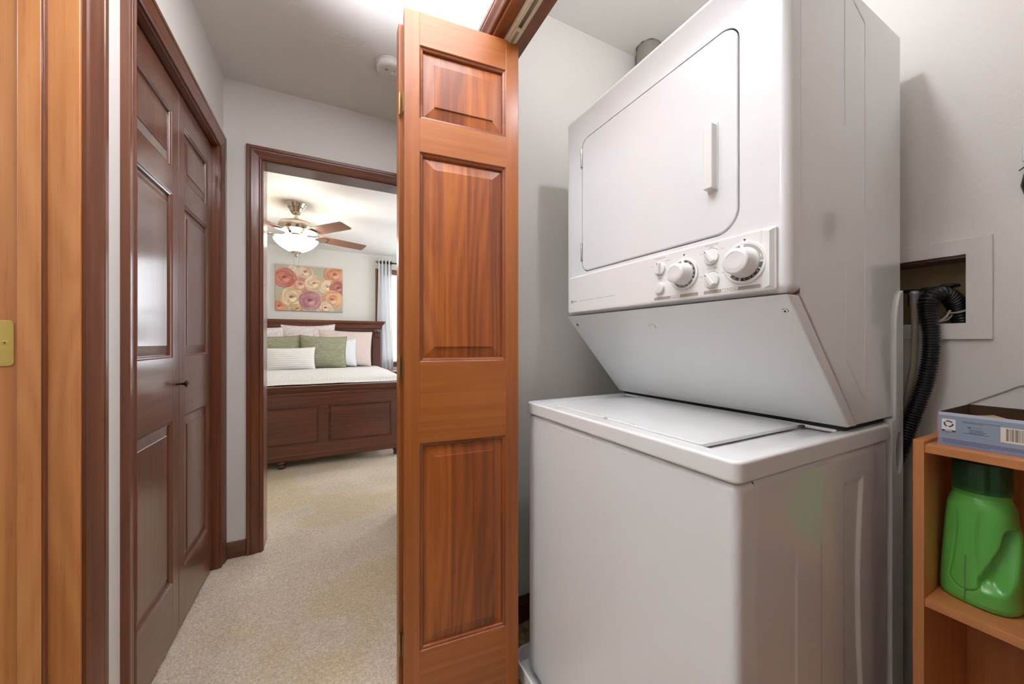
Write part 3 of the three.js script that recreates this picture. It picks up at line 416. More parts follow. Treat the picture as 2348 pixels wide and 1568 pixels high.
// ---------------------------------------------------------------- hoses and the wall box
{ const fr = tag(group('wall_box', [1.38, 0, 0]), 'painted square access frame around the plumbing opening in the closet wall', 'access frame');
  const zo0 = -0.495, zo1 = -0.2505, yo0 = 1.1065, yo1 = 1.351;
  { const sh = roundRect(zo0, zo1, yo0, yo1, 0.0015); sh.holes.push(roundRect(RB.z0, RB.z1, RB.y0, RB.y1, 0.0012, new THREE.Path()));
    mesh('frame_face', metreUV(extrude(sh, 0.0098, 0.0012, 2).rotateY(-Math.PI / 2).translate(0.0005, 0, 0), 'y', [0, 0]), M.closetWall, fr); }
  const inside = std(0xb9a37c, 0.8, { map: vinylMap });
  mesh('box_lining', [box(0.085, 0.092, RB.y0, RB.y1, RB.z0, RB.z1)], std(0xa8946c, 0.85), fr);
  each('framing_stud', [wbox(0.0, 0.085, RB.y1 - 0.006, RB.y1 + 0.001, RB.z0, RB.z1, 'z', 0), wbox(0.0, 0.085, RB.y0, RB.y1, RB.z0 - 0.001, RB.z0 + 0.012, 'y', 0)], M.base, fr, 'raw timber inside the opening');
  const valve = tag(group('valve_handles', [1.415, 1.238, -0.36]), 'dark green water valve handles inside the wall opening', 'valve');
  for (const [z, y] of [[-0.035, 0], [0.0, 0.002], [0.034, 0.005]]) mesh('valve_wheel', grid(24, 10, (u, v) => { const a = u * 6.2832, b = v * 6.2832, rr = 0.0135 + 0.0012 * Math.cos(5 * a) + 0.0045 * Math.cos(b); return [Math.cos(a) * rr, y + 0.0042 * Math.sin(b), z + Math.sin(a) * rr]; }), std(0x16302a, 0.45), valve);
  each('valve_stem', [box(-0.004, 0.004, -0.04, 0.004, -0.039, -0.031), box(-0.004, 0.004, -0.04, 0.004, -0.004, 0.004), box(-0.014, 0.016, -0.012, 0.001, -0.006, 0.006), box(-0.004, 0.004, -0.04, 0.004, 0.030, 0.038)], M.darkMetal, valve);
  // corrugated drain hose
  const path = new THREE.CatmullRomCurve3([[1.435, 1.143, -0.306], [1.418, 1.168, -0.308], [1.398, 1.202, -0.314], [1.372, 1.222, -0.328], [1.350, 1.210, -0.342], [1.343, 1.178, -0.3445], [1.336, 1.138, -0.3385], [1.331, 1.083, -0.336], [1.325, 1.012, -0.342], [1.318, 0.942, -0.356], [1.306, 0.86, -0.374], [1.315, 0.76, -0.40], [1.325, 0.6, -0.43], [1.33, 0.4, -0.46]].map((p) => new THREE.Vector3(...p)), false, 'centripetal');
  const hose = tag(group('drain_hose'), 'black corrugated drain hose bent out of the wall opening', 'hose');
  const n = 900, fr3 = path.computeFrenetFrames(n, false), L = path.getLength(), pts = path.getSpacedPoints(n);
  mesh('corrugated_tube', grid(22, n, (u, v) => { const k = Math.round(v * n), a = u * 6.2832, s = v * L, big = 1 - 0.0 * s, r = (0.0150 + 0.0018 * Math.sin(s / 0.0068 * 6.2832) + 0.0030 * (1 - sm(0.14, 0.19, s))) * big, P = pts[k], A = fr3.normals[k], B = fr3.binormals[k]; return [P.x + r * (Math.cos(a) * A.x + Math.sin(a) * B.x), P.y + r * (Math.cos(a) * A.y + Math.sin(a) * B.y), P.z + r * (Math.cos(a) * A.z + Math.sin(a) * B.z)]; }), M.black, hose);
  const k = 44, P = pts[k], A = fr3.normals[k], B = fr3.binormals[k], ring = []; for (let i = 0; i < 16; i++) { const a = i / 16 * 6.2832; ring.push([P.x + 0.0212 * (Math.cos(a) * A.x + Math.sin(a) * B.x), P.y + 0.0212 * (Math.cos(a) * A.y + Math.sin(a) * B.y), P.z + 0.0212 * (Math.cos(a) * A.z + Math.sin(a) * B.z)]); }
  each('cable_tie', [tube(ring, 0.0022, 60, 8, true), tube([[1.398, 1.186, -0.318], [1.386, 1.163, -0.325], [1.372, 1.150, -0.336], [1.358, 1.146, -0.345]], 0.0028, 20, 8), tube([[1.404, 1.178, -0.314], [1.390, 1.158, -0.322], [1.376, 1.152, -0.332]], 0.002, 20, 8)], std(0xb8b0a6, 0.5), hose, 'grey plastic tie');
  // braided supply hose
  const sup = tag(group('supply_hose'), 'pale braided water supply hose beside the black drain hose', 'hose');
  const braid = dataTex(64, 64, (u, v) => { const t = 150 + 70 * Math.abs(Math.sin((u * 4 + v * 4) * 3.1416)) - 60 * Math.abs(Math.sin((u * 4 - v * 4) * 3.1416)); return [t * 1.1, t * 1.06, t]; }, [1 / 110, 0.5]);
  mesh('braided_tube', tube([[1.352, 1.208, -0.3705], [1.345, 1.16, -0.368], [1.34, 1.1, -0.3665], [1.335, 1.03, -0.3685], [1.328, 0.96, -0.377], [1.32, 0.88, -0.392], [1.31, 0.75, -0.42], [1.31, 0.55, -0.45]], 0.0068, 120, 14), std(0xdcd2c2, 0.5, { map: braid, bumpMap: braid, bumpScale: 0.0006 }), sup);
  mesh('hose_coupling', lathe([[0.0, -0.018], [0.0088, -0.018], [0.0092, -0.014], [0.0092, 0.008], [0.0105, 0.010], [0.0105, 0.016], [0.006, 0.020], [0, 0.020]], 10).translate(1.353, 1.212, -0.3705), std(0x9a9497, 0.4, { metalness: 0.5 }), sup, 'grey metal coupling');
}
{ // vent duct through the ceiling
  const d = tag(group('vent_duct', [1.297, 0, -1.197]), 'grey metal dryer vent duct going into the closet ceiling', 'duct');
  mesh('duct_pipe', lathe([[0.0515, 1.78], [0.0515, 2.05], [0.0525, 2.052], [0.0515, 2.054], [0.0515, 2.47]], 48), M.duct, d);
  mesh('duct_seam', box(-0.0535, -0.0505, 1.8, 2.46, -0.003, 0.003).rotateY(0.55), M.duct, d);
  mesh('torn_edge', grid(90, 1, (u, v) => { const a = u * 6.2832, r = v ? 0.0528 + 0.007 * Math.max(0, noise(u * 24, 1, 24, 8, 4) - 0.25) : 0.0512; return [Math.cos(a) * r, H - 0.0008 - v * 0.0004, Math.sin(a) * r]; }), M.torn, d, 'ragged plaster edge');
}
{ const cord = tag(mesh('thin_cable', tube([[1.377, 0.947, -0.292], [1.377, 0.966, -0.265], [1.377, 0.990, -0.230], [1.377, 1.003, -0.211], [1.377, 1.004, -0.19], [1.377, 0.995, -0.15], [1.377, 0.99, -0.05]], 0.0014, 60, 8), std(0xb3aa9d, 0.6)), 'thin pale cord running up the closet wall behind the blue box', 'cord'); }
{ // brush hung at the picture's right edge
  const b = tag(group('hanging_brush', [1.368, 1.5, -0.196]), 'pale handled brush with dark bristles hung on the closet wall', 'brush');
  mesh('brush_handle', extrude(roundRect(-0.014, 0.02, -0.005, 0.035, 0.008), 0.012, 0.003).rotateY(-Math.PI / 2).translate(0.006, 0, 0), M.plastic, b);
  mesh('brush_hook', tube([[0.008, 0.04, 0.0], [-0.004, 0.046, -0.006], [-0.006, 0.058, 0], [0.004, 0.06, 0.008]], 0.002, 20, 8), M.darkMetal, b);
  mesh('brush_wire', tube([[0, -0.006, 0.0], [0, -0.012, -0.008], [0.002, -0.019, -0.018]], 0.0012, 16, 6), M.darkMetal, b);
  mesh('brush_bristles', lathe([[0, -0.085], [0.012, -0.08], [0.018, -0.055], [0.014, -0.03], [0.004, -0.016], [0, -0.012]], 20).translate(0, 0, 0.002), M.black, b);
}

// ---------------------------------------------------------------- bookcase, box and bottle
const BC = { x0: 1.10, x1: 1.373, z0: -0.304, z1: 0.16, t: 0.0165 };
{ const b = tag(group('bookcase', [BC.x0, 0, BC.z0]), 'low open bookcase in orange beech laminate beside the washer', 'bookcase');
  const D = BC.x1 - BC.x0, Wd = BC.z1 - BC.z0, t = BC.t;
  mesh('side_panel', wbox(0, D, 0, 0.8945, 0, t, 'y', 0.001), M.shelf, b);
  mesh('side_panel', wbox(0, D, 0, 0.8945, Wd - t, Wd, 'y', 0.001), M.shelf, b);
  mesh('top_board', wbox(0.003, D, 0.8705, 0.8875, t, Wd - t, 'z', 0.001), M.shelf, b);
  mesh('shelf_board', wbox(0.003, D - 0.006, 0.5515, 0.5685, t, Wd - t, 'z', 0.001), M.shelf, b);
  mesh('shelf_board', wbox(0.003, D - 0.006, 0.09, 0.107, t, Wd - t, 'z', 0.001), M.shelf, b);
  mesh('plinth', wbox(0.02, 0.035, 0, 0.09, t, Wd - t, 'z', 0.001), M.shelf, b);
  mesh('back_panel', wbox(D - 0.005, D, 0.03, 0.8705, t, Wd - t, 'y', 0.0005), M.shelf, b);
}
{ // open blue carton on the bookcase
  const g = tag(group('carton', [1.136, 0.8878, -0.2775], 0.0), 'open blue printed carton lying on top of the bookcase', 'box');
  const L = 0.235, D = 0.196, Hh = 0.0675, t = 0.0012;
  const print = canvasTex(1024, 294, (c, w, h) => {
    const k = w / 0.235; c.fillStyle = '#94a5bb'; c.fillRect(0, 0, w, h);
    c.fillStyle = '#8795b2'; c.fillRect(0, h * 0.79, w, h * 0.21); c.fillStyle = '#c6cedb'; c.fillRect(0, 0, w, h * 0.09); c.fillStyle = '#c77f86'; c.fillRect(0, 0, 0.0016 * k, h);
    const bars = (x, y, n, len, hgt, col) => { c.fillStyle = col; for (let i = 0; i < n; i++) { let q = x + (i % 2) * 0.001 * k; const e = q + len[i % len.length] * k; while (q < e) { const s = (0.0006 + 0.0016 * rnd()) * k; c.fillRect(q, y + i * hgt * 2.0, Math.min(s, e - q), hgt); q += s + 0.0005 * k; } } };
    c.fillStyle = '#f1f2f2'; c.fillRect(0.0058 * k, h * 0.20, 0.0185 * k, h * 0.33); c.fillStyle = '#3a414d'; c.fillRect(0.0058 * k, h * 0.53, 0.0185 * k, h * 0.05); c.fillStyle = '#f1f2f2'; c.fillRect(0.010 * k, h * 0.54, 0.0095 * k, h * 0.025);
    const cx = 0.015 * k, cy = h * 0.345; c.strokeStyle = '#26292e'; c.fillStyle = '#26292e';
    for (let i = 0; i < 3; i++) { c.save(); c.translate(cx, cy); c.rotate(i * 2.094); c.lineWidth = 0.0022 * k; c.beginPath(); c.arc(0, 0, 0.0056 * k, -2.2, -1.05); c.stroke(); c.beginPath(); c.moveTo(0.0052 * k, -0.0058 * k); c.lineTo(0.0048 * k, -0.0018 * k); c.lineTo(0.0015 * k, -0.0042 * k); c.fill(); c.restore(); }
    bars(0.006 * k, h * 0.60, 2, [0.016, 0.010], 3, '#5d6c8a');
    bars(0.033 * k, h * 0.215, 2, [0.047, 0.026], 5, '#4b5a7c'); c.fillStyle = '#4b5a7c'; c.beginPath(); c.ellipse(0.042 * k, h * 0.385, 0.0028 * k, 6, 0, 0, 7); c.fill(); bars(0.046 * k, h * 0.378, 1, [0.013], 4, '#65759a');
    bars(0.0415 * k, h * 0.44, 3, [0.0185, 0.021, 0.018], 6, '#43527a'); bars(0.034 * k, h * 0.55, 1, [0.033], 6, '#43527a');
    c.fillStyle = '#7484a6'; c.fillRect(0.006 * k, h * 0.66, w, 1.5); bars(0.0062 * k, h * 0.80, 4, [0.17, 0.14, 0.155, 0.06], 5, '#46538a');
    c.fillStyle = '#eee9df'; c.fillRect(0.0795 * k, h * 0.245, 0.085 * k, h * 0.42); let x = 0.086 * k; c.fillStyle = '#8a7f74'; while (x < 0.155 * k) { const a = (0.0003 + 0.0012 * rnd() * rnd() * 2) * k; c.fillRect(x, h * 0.275, a, h * 0.34); x += a + (0.0003 + 0.0010 * rnd()) * k; }
    bars(0.172 * k, h * 0.25, 5, [0.05, 0.044, 0.052], 5, '#4b5a7c');
  });
  print.flipY = true;
  const card = std(0x94a5bb, 0.35, { clearcoat: 0.4, clearcoatRoughness: 0.3 }), shadedKraft = std(0x4e3824, 0.9), printMat = std(0xffffff, 0.35, { map: print, clearcoat: 0.4, clearcoatRoughness: 0.3 });  // lining colour darkened to hold the shade inside the carton
  const frontPrint = new THREE.PlaneGeometry(L, Hh).rotateY(-Math.PI / 2).translate(-0.0003, Hh / 2, L / 2);
  mesh('carton_front', box(0, t, 0, Hh, 0, L), card, g); mesh('carton_print', frontPrint, printMat, g, 'printed front of the carton');
  each('carton_side', [box(0, D, 0, Hh, 0, t), box(0, D, 0, Hh, L - t, L), box(D - t, D, 0, Hh, 0, L)], card, g);
  mesh('carton_lining', [box(t, D - t, 0.001, Hh - 0.0005, t, t * 1.6), box(t, D - t, 0.001, Hh - 0.0005, L - t * 1.6, L - t), box(D - t * 1.6, D - t, 0.001, Hh - 0.0005, t, L - t), box(t, t * 1.6, 0.001, Hh - 0.0005, t, L - t), box(t, D - t, 0, 0.0012, t, L - t)], shadedKraft, g, 'card inside of the carton, its brown darkened for the shade in there');
  mesh('carton_flap', [quads([[[0.001, Hh, 0.018], [0.001, Hh, L - 0.004], [0.028, Hh - 0.007, L - 0.012], [0.028, Hh - 0.007, 0.03]]]), quads([[[0.001, Hh, 0.05], [0.020, Hh + 0.002, 0.068], [0.022, Hh - 0.002, 0.082], [0.001, Hh, 0.086]]])], std(0xb98f68, 0.8), g, 'torn brown flap folded inwards');
}
{ // detergent bottle
  const g = tag(group('detergent_bottle', [1.2, 0.5688, -0.233], -0.12), 'bright green plastic detergent bottle with a dark clear cap on the bookcase shelf', 'bottle');
  const green = new THREE.MeshPhysicalMaterial({ color: 0x62b850, roughness: 0.32, clearcoat: 0.35, clearcoatRoughness: 0.2, side: THREE.DoubleSide });
  // local: front of the bottle faces -x; handle grip towards +z
  const prof = [[0, 0.046], [0.004, 0.0505], [0.012, 0.0525], [0.03, 0.0525], [0.08, 0.0505], [0.13, 0.0475], [0.17, 0.0450], [0.195, 0.0432], [0.205, 0.0420], [0.212, 0.0400], [0.216, 0.0385], [0.218, 0.0385], [0.2185, 0.0388], [0.232, 0.0388], [0.2335, 0.0375]];
  const radius = (y) => { for (let i = 0; i + 1 < prof.length; i++) if (y <= prof[i + 1][0]) { const t = (y - prof[i][0]) / (prof[i + 1][0] - prof[i][0]); return prof[i][1] + (prof[i + 1][1] - prof[i][1]) * t; } return prof[prof.length - 1][1]; };
  mesh('bottle_body', grid(240, 220, (u, v) => {
    const y = v * 0.2335, a = u * 6.2832, sq = y < 0.19 ? 1 : 1 - sm(0.19, 0.212, y), ex = 2 + 0.9 * sq, ca = Math.cos(a), sa = Math.sin(a);
    const q = Math.pow(Math.pow(Math.abs(ca), ex) + Math.pow(Math.abs(sa), ex), -1 / ex); let r = radius(y) * q;
    // angle 0 faces the hall (-x), pi/2 faces +z
    let t = a > Math.PI ? a - 6.2832 : a;
    // sunken grip: a slanting slot between the front ridge and the handle lobe
    const c = 0.50 + 0.75 * sm(0.03, 0.17, y), w = 0.30, inY = sm(0.035, 0.06, y) * (1 - sm(0.150, 0.168, y));
    r -= 0.020 * Math.exp(-(((t - c) / w) ** 4)) * inY;
    r += 0.004 * Math.exp(-(((t - c - 0.75) / 0.42) ** 4)) * sm(0.03, 0.07, y) * (1 - sm(0.14, 0.17, y));
    // raised front tongue outlined by a groove
    const half = 0.40 + 0.08 * Math.cos(y * 30) - 0.12 * sm(0.1, 0.17, y), d = Math.abs(t + 0.12) - half, low = 0.028 + 0.018 * ((t + 0.12) / half) ** 2;
    const inside = (1 - sm(-0.04, 0.04, d)) * sm(low, low + 0.006, y) * (1 - sm(0.17, 0.2, y)), edge = Math.exp(-((d / 0.035) ** 2)) * sm(low, low + 0.006, y) * (1 - sm(0.16, 0.19, y)) + Math.exp(-(((y - low) / 0.0022) ** 2)) * (1 - sm(-0.02, 0.04, d));
    r += 0.0014 * inside - 0.0016 * Math.min(1, edge);
    return [-ca * q * 0 - ca * r * 0.94, y, sa * r];
  }), green, g);
  mesh('bottle_base', new THREE.CircleGeometry(0.046, 40).rotateX(Math.PI / 2).translate(0, 0.0004, 0), green, g);
  mesh('level_strip', grid(3, 40, (u, v) => { const y = 0.008 + v * 0.092, t = -0.10 + (u - 0.5) * 0.05, ex = 2.9, q = Math.pow(Math.pow(Math.cos(t), ex) + Math.pow(Math.abs(Math.sin(t)), ex), -1 / ex), r = radius(y) * q + 0.0016; return [-Math.cos(t) * r * 0.94, y, Math.sin(t) * r]; }), std(0x5f8f4e, 0.35), g, 'translucent grey level strip');
  const capMat = new THREE.MeshPhysicalMaterial({ color: 0x86cfa4, roughness: 0.08, transmission: 0.92, thickness: 0, side: THREE.DoubleSide, ior: 1.45 });
  mesh('cap', lathe([[0.0395, 0.226], [0.0405, 0.2265], [0.0405, 0.285], [0.0390, 0.2875], [0.0, 0.2875], [0.0, 0.2862], [0.0380, 0.2862], [0.0393, 0.2845], [0.0393, 0.226]], 56), capMat, g, 'dark green see-through measuring cap');
  mesh('spout', lathe([[0.0375, 0.2335], [0.030, 0.236], [0.0295, 0.250], [0.022, 0.253], [0.016, 0.268], [0.012, 0.270]], 40), std(0x1f7a34, 0.4), g);
}

// ---------------------------------------------------------------- hall ceiling: smoke detector and lamp
{ const s = tag(group('smoke_detector', [0.262, H, -1.835]), 'round white smoke detector on the hall ceiling', 'smoke detector');
  const w = std(0xe2dfd9, 0.5);
  mesh('mounting_plate', lathe([[0, 0], [0.07, 0], [0.071, -0.003], [0.07, -0.008], [0.066, -0.0085], [0, -0.0085]], 64), w, s);
  mesh('detector_cover', lathe([[0.0665, -0.0085], [0.067, -0.014], [0.0655, -0.026], [0.060, -0.0325], [0.050, -0.036], [0.030, -0.0375], [0, -0.038]], 64), w, s);
  each('vent_slot', [0, 1, 2].flatMap((i) => [box(-0.034 + i * 0.005, -0.0318 + i * 0.005, -0.0382, -0.0362, 0.000, 0.012).rotateY(0.5), box(0.012, 0.016, -0.0382, -0.0368, 0.010 + i * 0.008, 0.012 + i * 0.008)]), M.gasket, s);
  mesh('test_button', lathe([[0.013, -0.037], [0.012, -0.0405], [0, -0.041]], 28).translate(0.012, 0, 0.005), w, s);
}
function pointLamp(x, y, z, color, candela, radius, name) { const l = new THREE.PointLight(color, candela, 0, 2); l.position.set(x, y, z); l.castShadow = true; l.shadow.radius = radius / 0.02; l.name = name; scene.add(l); return l; }
const glow = (c, e, o = {}) => new THREE.MeshStandardMaterial({ color: 0xf5f1e8, roughness: 0.4, emissive: c, emissiveIntensity: e, side: THREE.DoubleSide, ...o });
{ const p = [-0.2, 0, 0.28], to = new THREE.Vector3(0.08, H, -0.62), head = new THREE.Vector3(p[0], 1.20, p[2]), dir = to.clone().sub(head).normalize();  // added unseen light, stands in for a flash bounced off the ceiling
  const l = tag(group('bounce_light', p), 'added spotlight on a stand behind the camera, bounced off the hall ceiling like a flash', 'added light');
  mesh('lamp_base', lathe([[0, 0], [0.12, 0], [0.12, 0.012], [0.03, 0.024], [0, 0.024]], 48), M.darkMetal, l);
  mesh('pole', lathe([[0.011, 0.02], [0.011, 1.14]], 24), M.darkMetal, l);
  const q = new THREE.Quaternion().setFromUnitVectors(new THREE.Vector3(0, 1, 0), dir), put = (g) => g.applyQuaternion(q).translate(0, head.y, 0);
  mesh('lamp_head', put(lathe([[0, -0.10], [0.05, -0.095], [0.062, -0.05], [0.07, 0.03], [0.074, 0.03], [0.066, -0.055], [0.054, -0.1], [0, -0.106]], 40)), M.darkMetal, l);
  mesh('lamp_lens', put(lathe([[0, 0.012], [0.066, 0.012]], 40)), glow(0xfffaf2, 8), l);
  const sp = new THREE.SpotLight(0xf3f3fd, LIGHT.hall, 0, 0.41, 1.0, 2); sp.position.copy(head).addScaledVector(dir, 0.035); sp.target.position.copy(to); sp.castShadow = true; sp.shadow.radius = 3; sp.name = 'bounce_flash_light'; scene.add(sp, sp.target); }
{ const p = [0.71, H, -0.45];
  const l = tag(group('closet_lamp', p), 'bare bulb on a short cord under the laundry closet ceiling', 'ceiling lamp');
  mesh('ceiling_rose', lathe([[0, 0], [0.05, 0], [0.05, -0.012], [0.02, -0.026], [0, -0.026]], 32), M.plastic, l);
  mesh('lamp_cord', lathe([[0.003, -0.02], [0.003, -0.17]], 10), M.plastic, l);
  mesh('lamp_socket', lathe([[0, -0.165], [0.012, -0.168], [0.021, -0.18], [0.021, -0.215], [0, -0.215]], 28), M.plastic, l);
  mesh('bulb', lathe([[0.012, -0.212], [0.016, -0.222], [0.028, -0.245], [0.030, -0.258], [0.024, -0.276], [0.012, -0.286], [0, -0.288]], 32), glow(0xffe6c4, 4), l);
  pointLamp(p[0], p[1] - 0.255, p[2], 0xf4f5ff, LIGHT.closet, 0.03, 'closet_bulb'); }
{ const p = [-1.85, H, -0.55];
  const l = tag(group('side_room_lamp', p), 'round frosted ceiling lamp in the side room', 'ceiling lamp');
  mesh('lamp_base', lathe([[0, 0], [0.13, 0], [0.13, -0.012], [0, -0.016]], 48), M.nickel, l);
  mesh('lamp_shade', lathe([[0.122, -0.016], [0.12, -0.04], [0.095, -0.066], [0.05, -0.08], [0, -0.084]], 48), glow(0xfff2e0, 3), l);
  pointLamp(p[0], p[1] - 0.05, p[2], 0xeef3ff, LIGHT.side, 0.06, 'side_lamp'); }

// ---------------------------------------------------------------- windows
function windowUnit(n, place, w, h, label) {                              // local frame: opening from (0,0) to (w,h), room side +z, wall from z = -0.12 to 0
  const g = new THREE.Group(); g.name = 'window_' + n; scene.add(g); place(g); tag(g, label, 'window', null, 'structure');
  const wm = std(0xe8e7e4, 0.45);
  each('window_frame', [box(0, 0.04, 0, h, -0.10, -0.03), box(w - 0.04, w, 0, h, -0.10, -0.03), box(0.04, w - 0.04, 0, 0.04, -0.10, -0.03), box(0.04, w - 0.04, h - 0.04, h, -0.10, -0.03)], wm, g);
  mesh('sash_rail', box(0.04, w - 0.04, h / 2 - 0.02, h / 2 + 0.02, -0.085, -0.045), wm, g);
  for (const [a, b] of [[0.04, h / 2 - 0.02], [h / 2 + 0.02, h - 0.04]]) mesh('pane', new THREE.PlaneGeometry(w - 0.08, b - a).translate(w / 2, (a + b) / 2, -0.065), new THREE.MeshPhysicalMaterial({ color: 0xffffff, roughness: 0, transmission: 1, thickness: 0, ior: 1.45, side: THREE.DoubleSide }), g);
  return g;
}
const trimWood = (g, w, h) => { each('window_casing', [wbox(-0.07, 0, -0.07, h + 0.07, 0, 0.018, 'y'), wbox(w, w + 0.07, -0.07, h + 0.07, 0, 0.018, 'y'), wbox(0, w, h, h + 0.07, 0, 0.018, 'x'), wbox(0, w, -0.07, 0, 0, 0.018, 'x')], M.casing, g); mesh('window_sill', wbox(-0.08, w + 0.08, -0.012, 0.008, -0.03, 0.035, 'x'), M.casing, g); };
{ const w = BW.x1 - BW.x0, h = BW.y1 - BW.y0, g = windowUnit(1, (g) => g.position.set(BW.x0, BW.y0, -5.93), w, h, 'bright bedroom window with white blinds to the right of the bed'); trimWood(g, w, h); }
{ const w = RW.z1 - RW.z0, h = RW.y1 - RW.y0, g = windowUnit(2, (g) => { g.position.set(2.28, RW.y0, RW.z0); g.rotation.y = -Math.PI / 2; }, w, h, 'added unseen window in the right bedroom wall, lighting the hall carpet'); trimWood(g, w, h); }  // added window out of view, brightens the hall carpet
{ const b = tag(group('window_blind', [BW.x0, BW.y0, -5.93]), 'white horizontal slat blind over the bedroom window', 'blind');
  const w = BW.x1 - BW.x0, h = BW.y1 - BW.y0, mat = new THREE.MeshPhysicalMaterial({ color: 0xf3f3f0, roughness: 0.9, transmission: 0.55, thickness: 0, side: THREE.DoubleSide });
  const sl = []; for (let y = 0.03; y < h - 0.06; y += 0.024) sl.push(quads([[[0.01, y, -0.024], [w - 0.01, y, -0.024], [w - 0.01, y + 0.006, -0.002], [0.01, y + 0.006, -0.002]]]));
  const s = mesh('blind_slats', sl, mat, b); s.userData.kind = 'stuff'; mesh('head_rail', box(0.005, w - 0.005, h - 0.045, h - 0.005, -0.03, 0.0, 0.004), std(0xf0f0ee, 0.5), b); mesh('bottom_rail', box(0.01, w - 0.01, 0.01, 0.022, -0.025, -0.001, 0.003), std(0xf0f0ee, 0.5), b); }

// ---------------------------------------------------------------- bedroom: curtain, rod, fan, painting
{ const r = tag(group('curtain_rod', [0.655, 2.318, -5.845]), 'antique gold curtain rod with a pointed finial above the bedroom window', 'curtain rod');
  mesh('rod', new THREE.CylinderGeometry(0.011, 0.011, 1.25, 20).rotateZ(Math.PI / 2).translate(0.60, 0, 0), M.darkMetal, r);
  mesh('finial', lathe([[0, -0.052], [0.004, -0.045], [0.007, -0.034], [0.017, -0.022], [0.02, -0.012], [0.012, -0.002], [0.016, 0.004], [0.016, 0.010], [0.011, 0.012]], 24).rotateZ(-Math.PI / 2).translate(-0.0, 0, 0), std(0x8a6f45, 0.35, { metalness: 0.7 }), r);
  each('rod_bracket', [merge([box(0.02, 0.032, -0.03, 0.03, -0.085, -0.079), box(0.022, 0.03, -0.006, 0.004, -0.08, -0.004)]), merge([box(1.17, 1.182, -0.03, 0.03, -0.085, -0.079), box(1.172, 1.18, -0.006, 0.004, -0.08, -0.004)])], std(0x8a6f45, 0.35, { metalness: 0.7 }), r); }
{ const mat = new THREE.MeshPhysicalMaterial({ color: 0xe0e0e2, roughness: 0.9, transmission: 0.12, thickness: 0, side: THREE.DoubleSide });
  const panel = (x0, x1, lean, label) => { const c = tag(group('curtain', [x0, 0, -5.845]), label, 'curtain', 'grommet curtains of the bedroom window');
    const w = x1 - x0;
    mesh('curtain_cloth', grid(140, 60, (u, v) => { const y = 0.30 + v * 2.06, flare = 1 + 0.10 * Math.cos((y - 0.9) * 2.4) * lean; const ph = u * Math.PI * 2 * 4; return [lean > 0 ? w - (1 - u) * w * flare + 0.012 * Math.sin(y * 2.2) : u * w * flare, y, 0.032 * Math.sin(ph) * (0.75 + 0.25 * v) + 0.008 * Math.sin(ph * 2 + y * 3)]; }), mat, c);
    const rings = []; for (let i = 0; i < 8; i++) rings.push(new THREE.TorusGeometry(0.021, 0.0035, 8, 24).rotateY(0.9 * (i % 2 ? 1 : -1)).translate((i + 0.5) * w / 8, 2.318, 0));
    each('grommet', rings, M.darkMetal, c); return c; };
  panel(0.642, 0.86, 1, 'pale grey grommet curtain left of the bedroom window'); panel(1.52, 1.80, -0.3, 'pale grey grommet curtain right of the bedroom window'); }
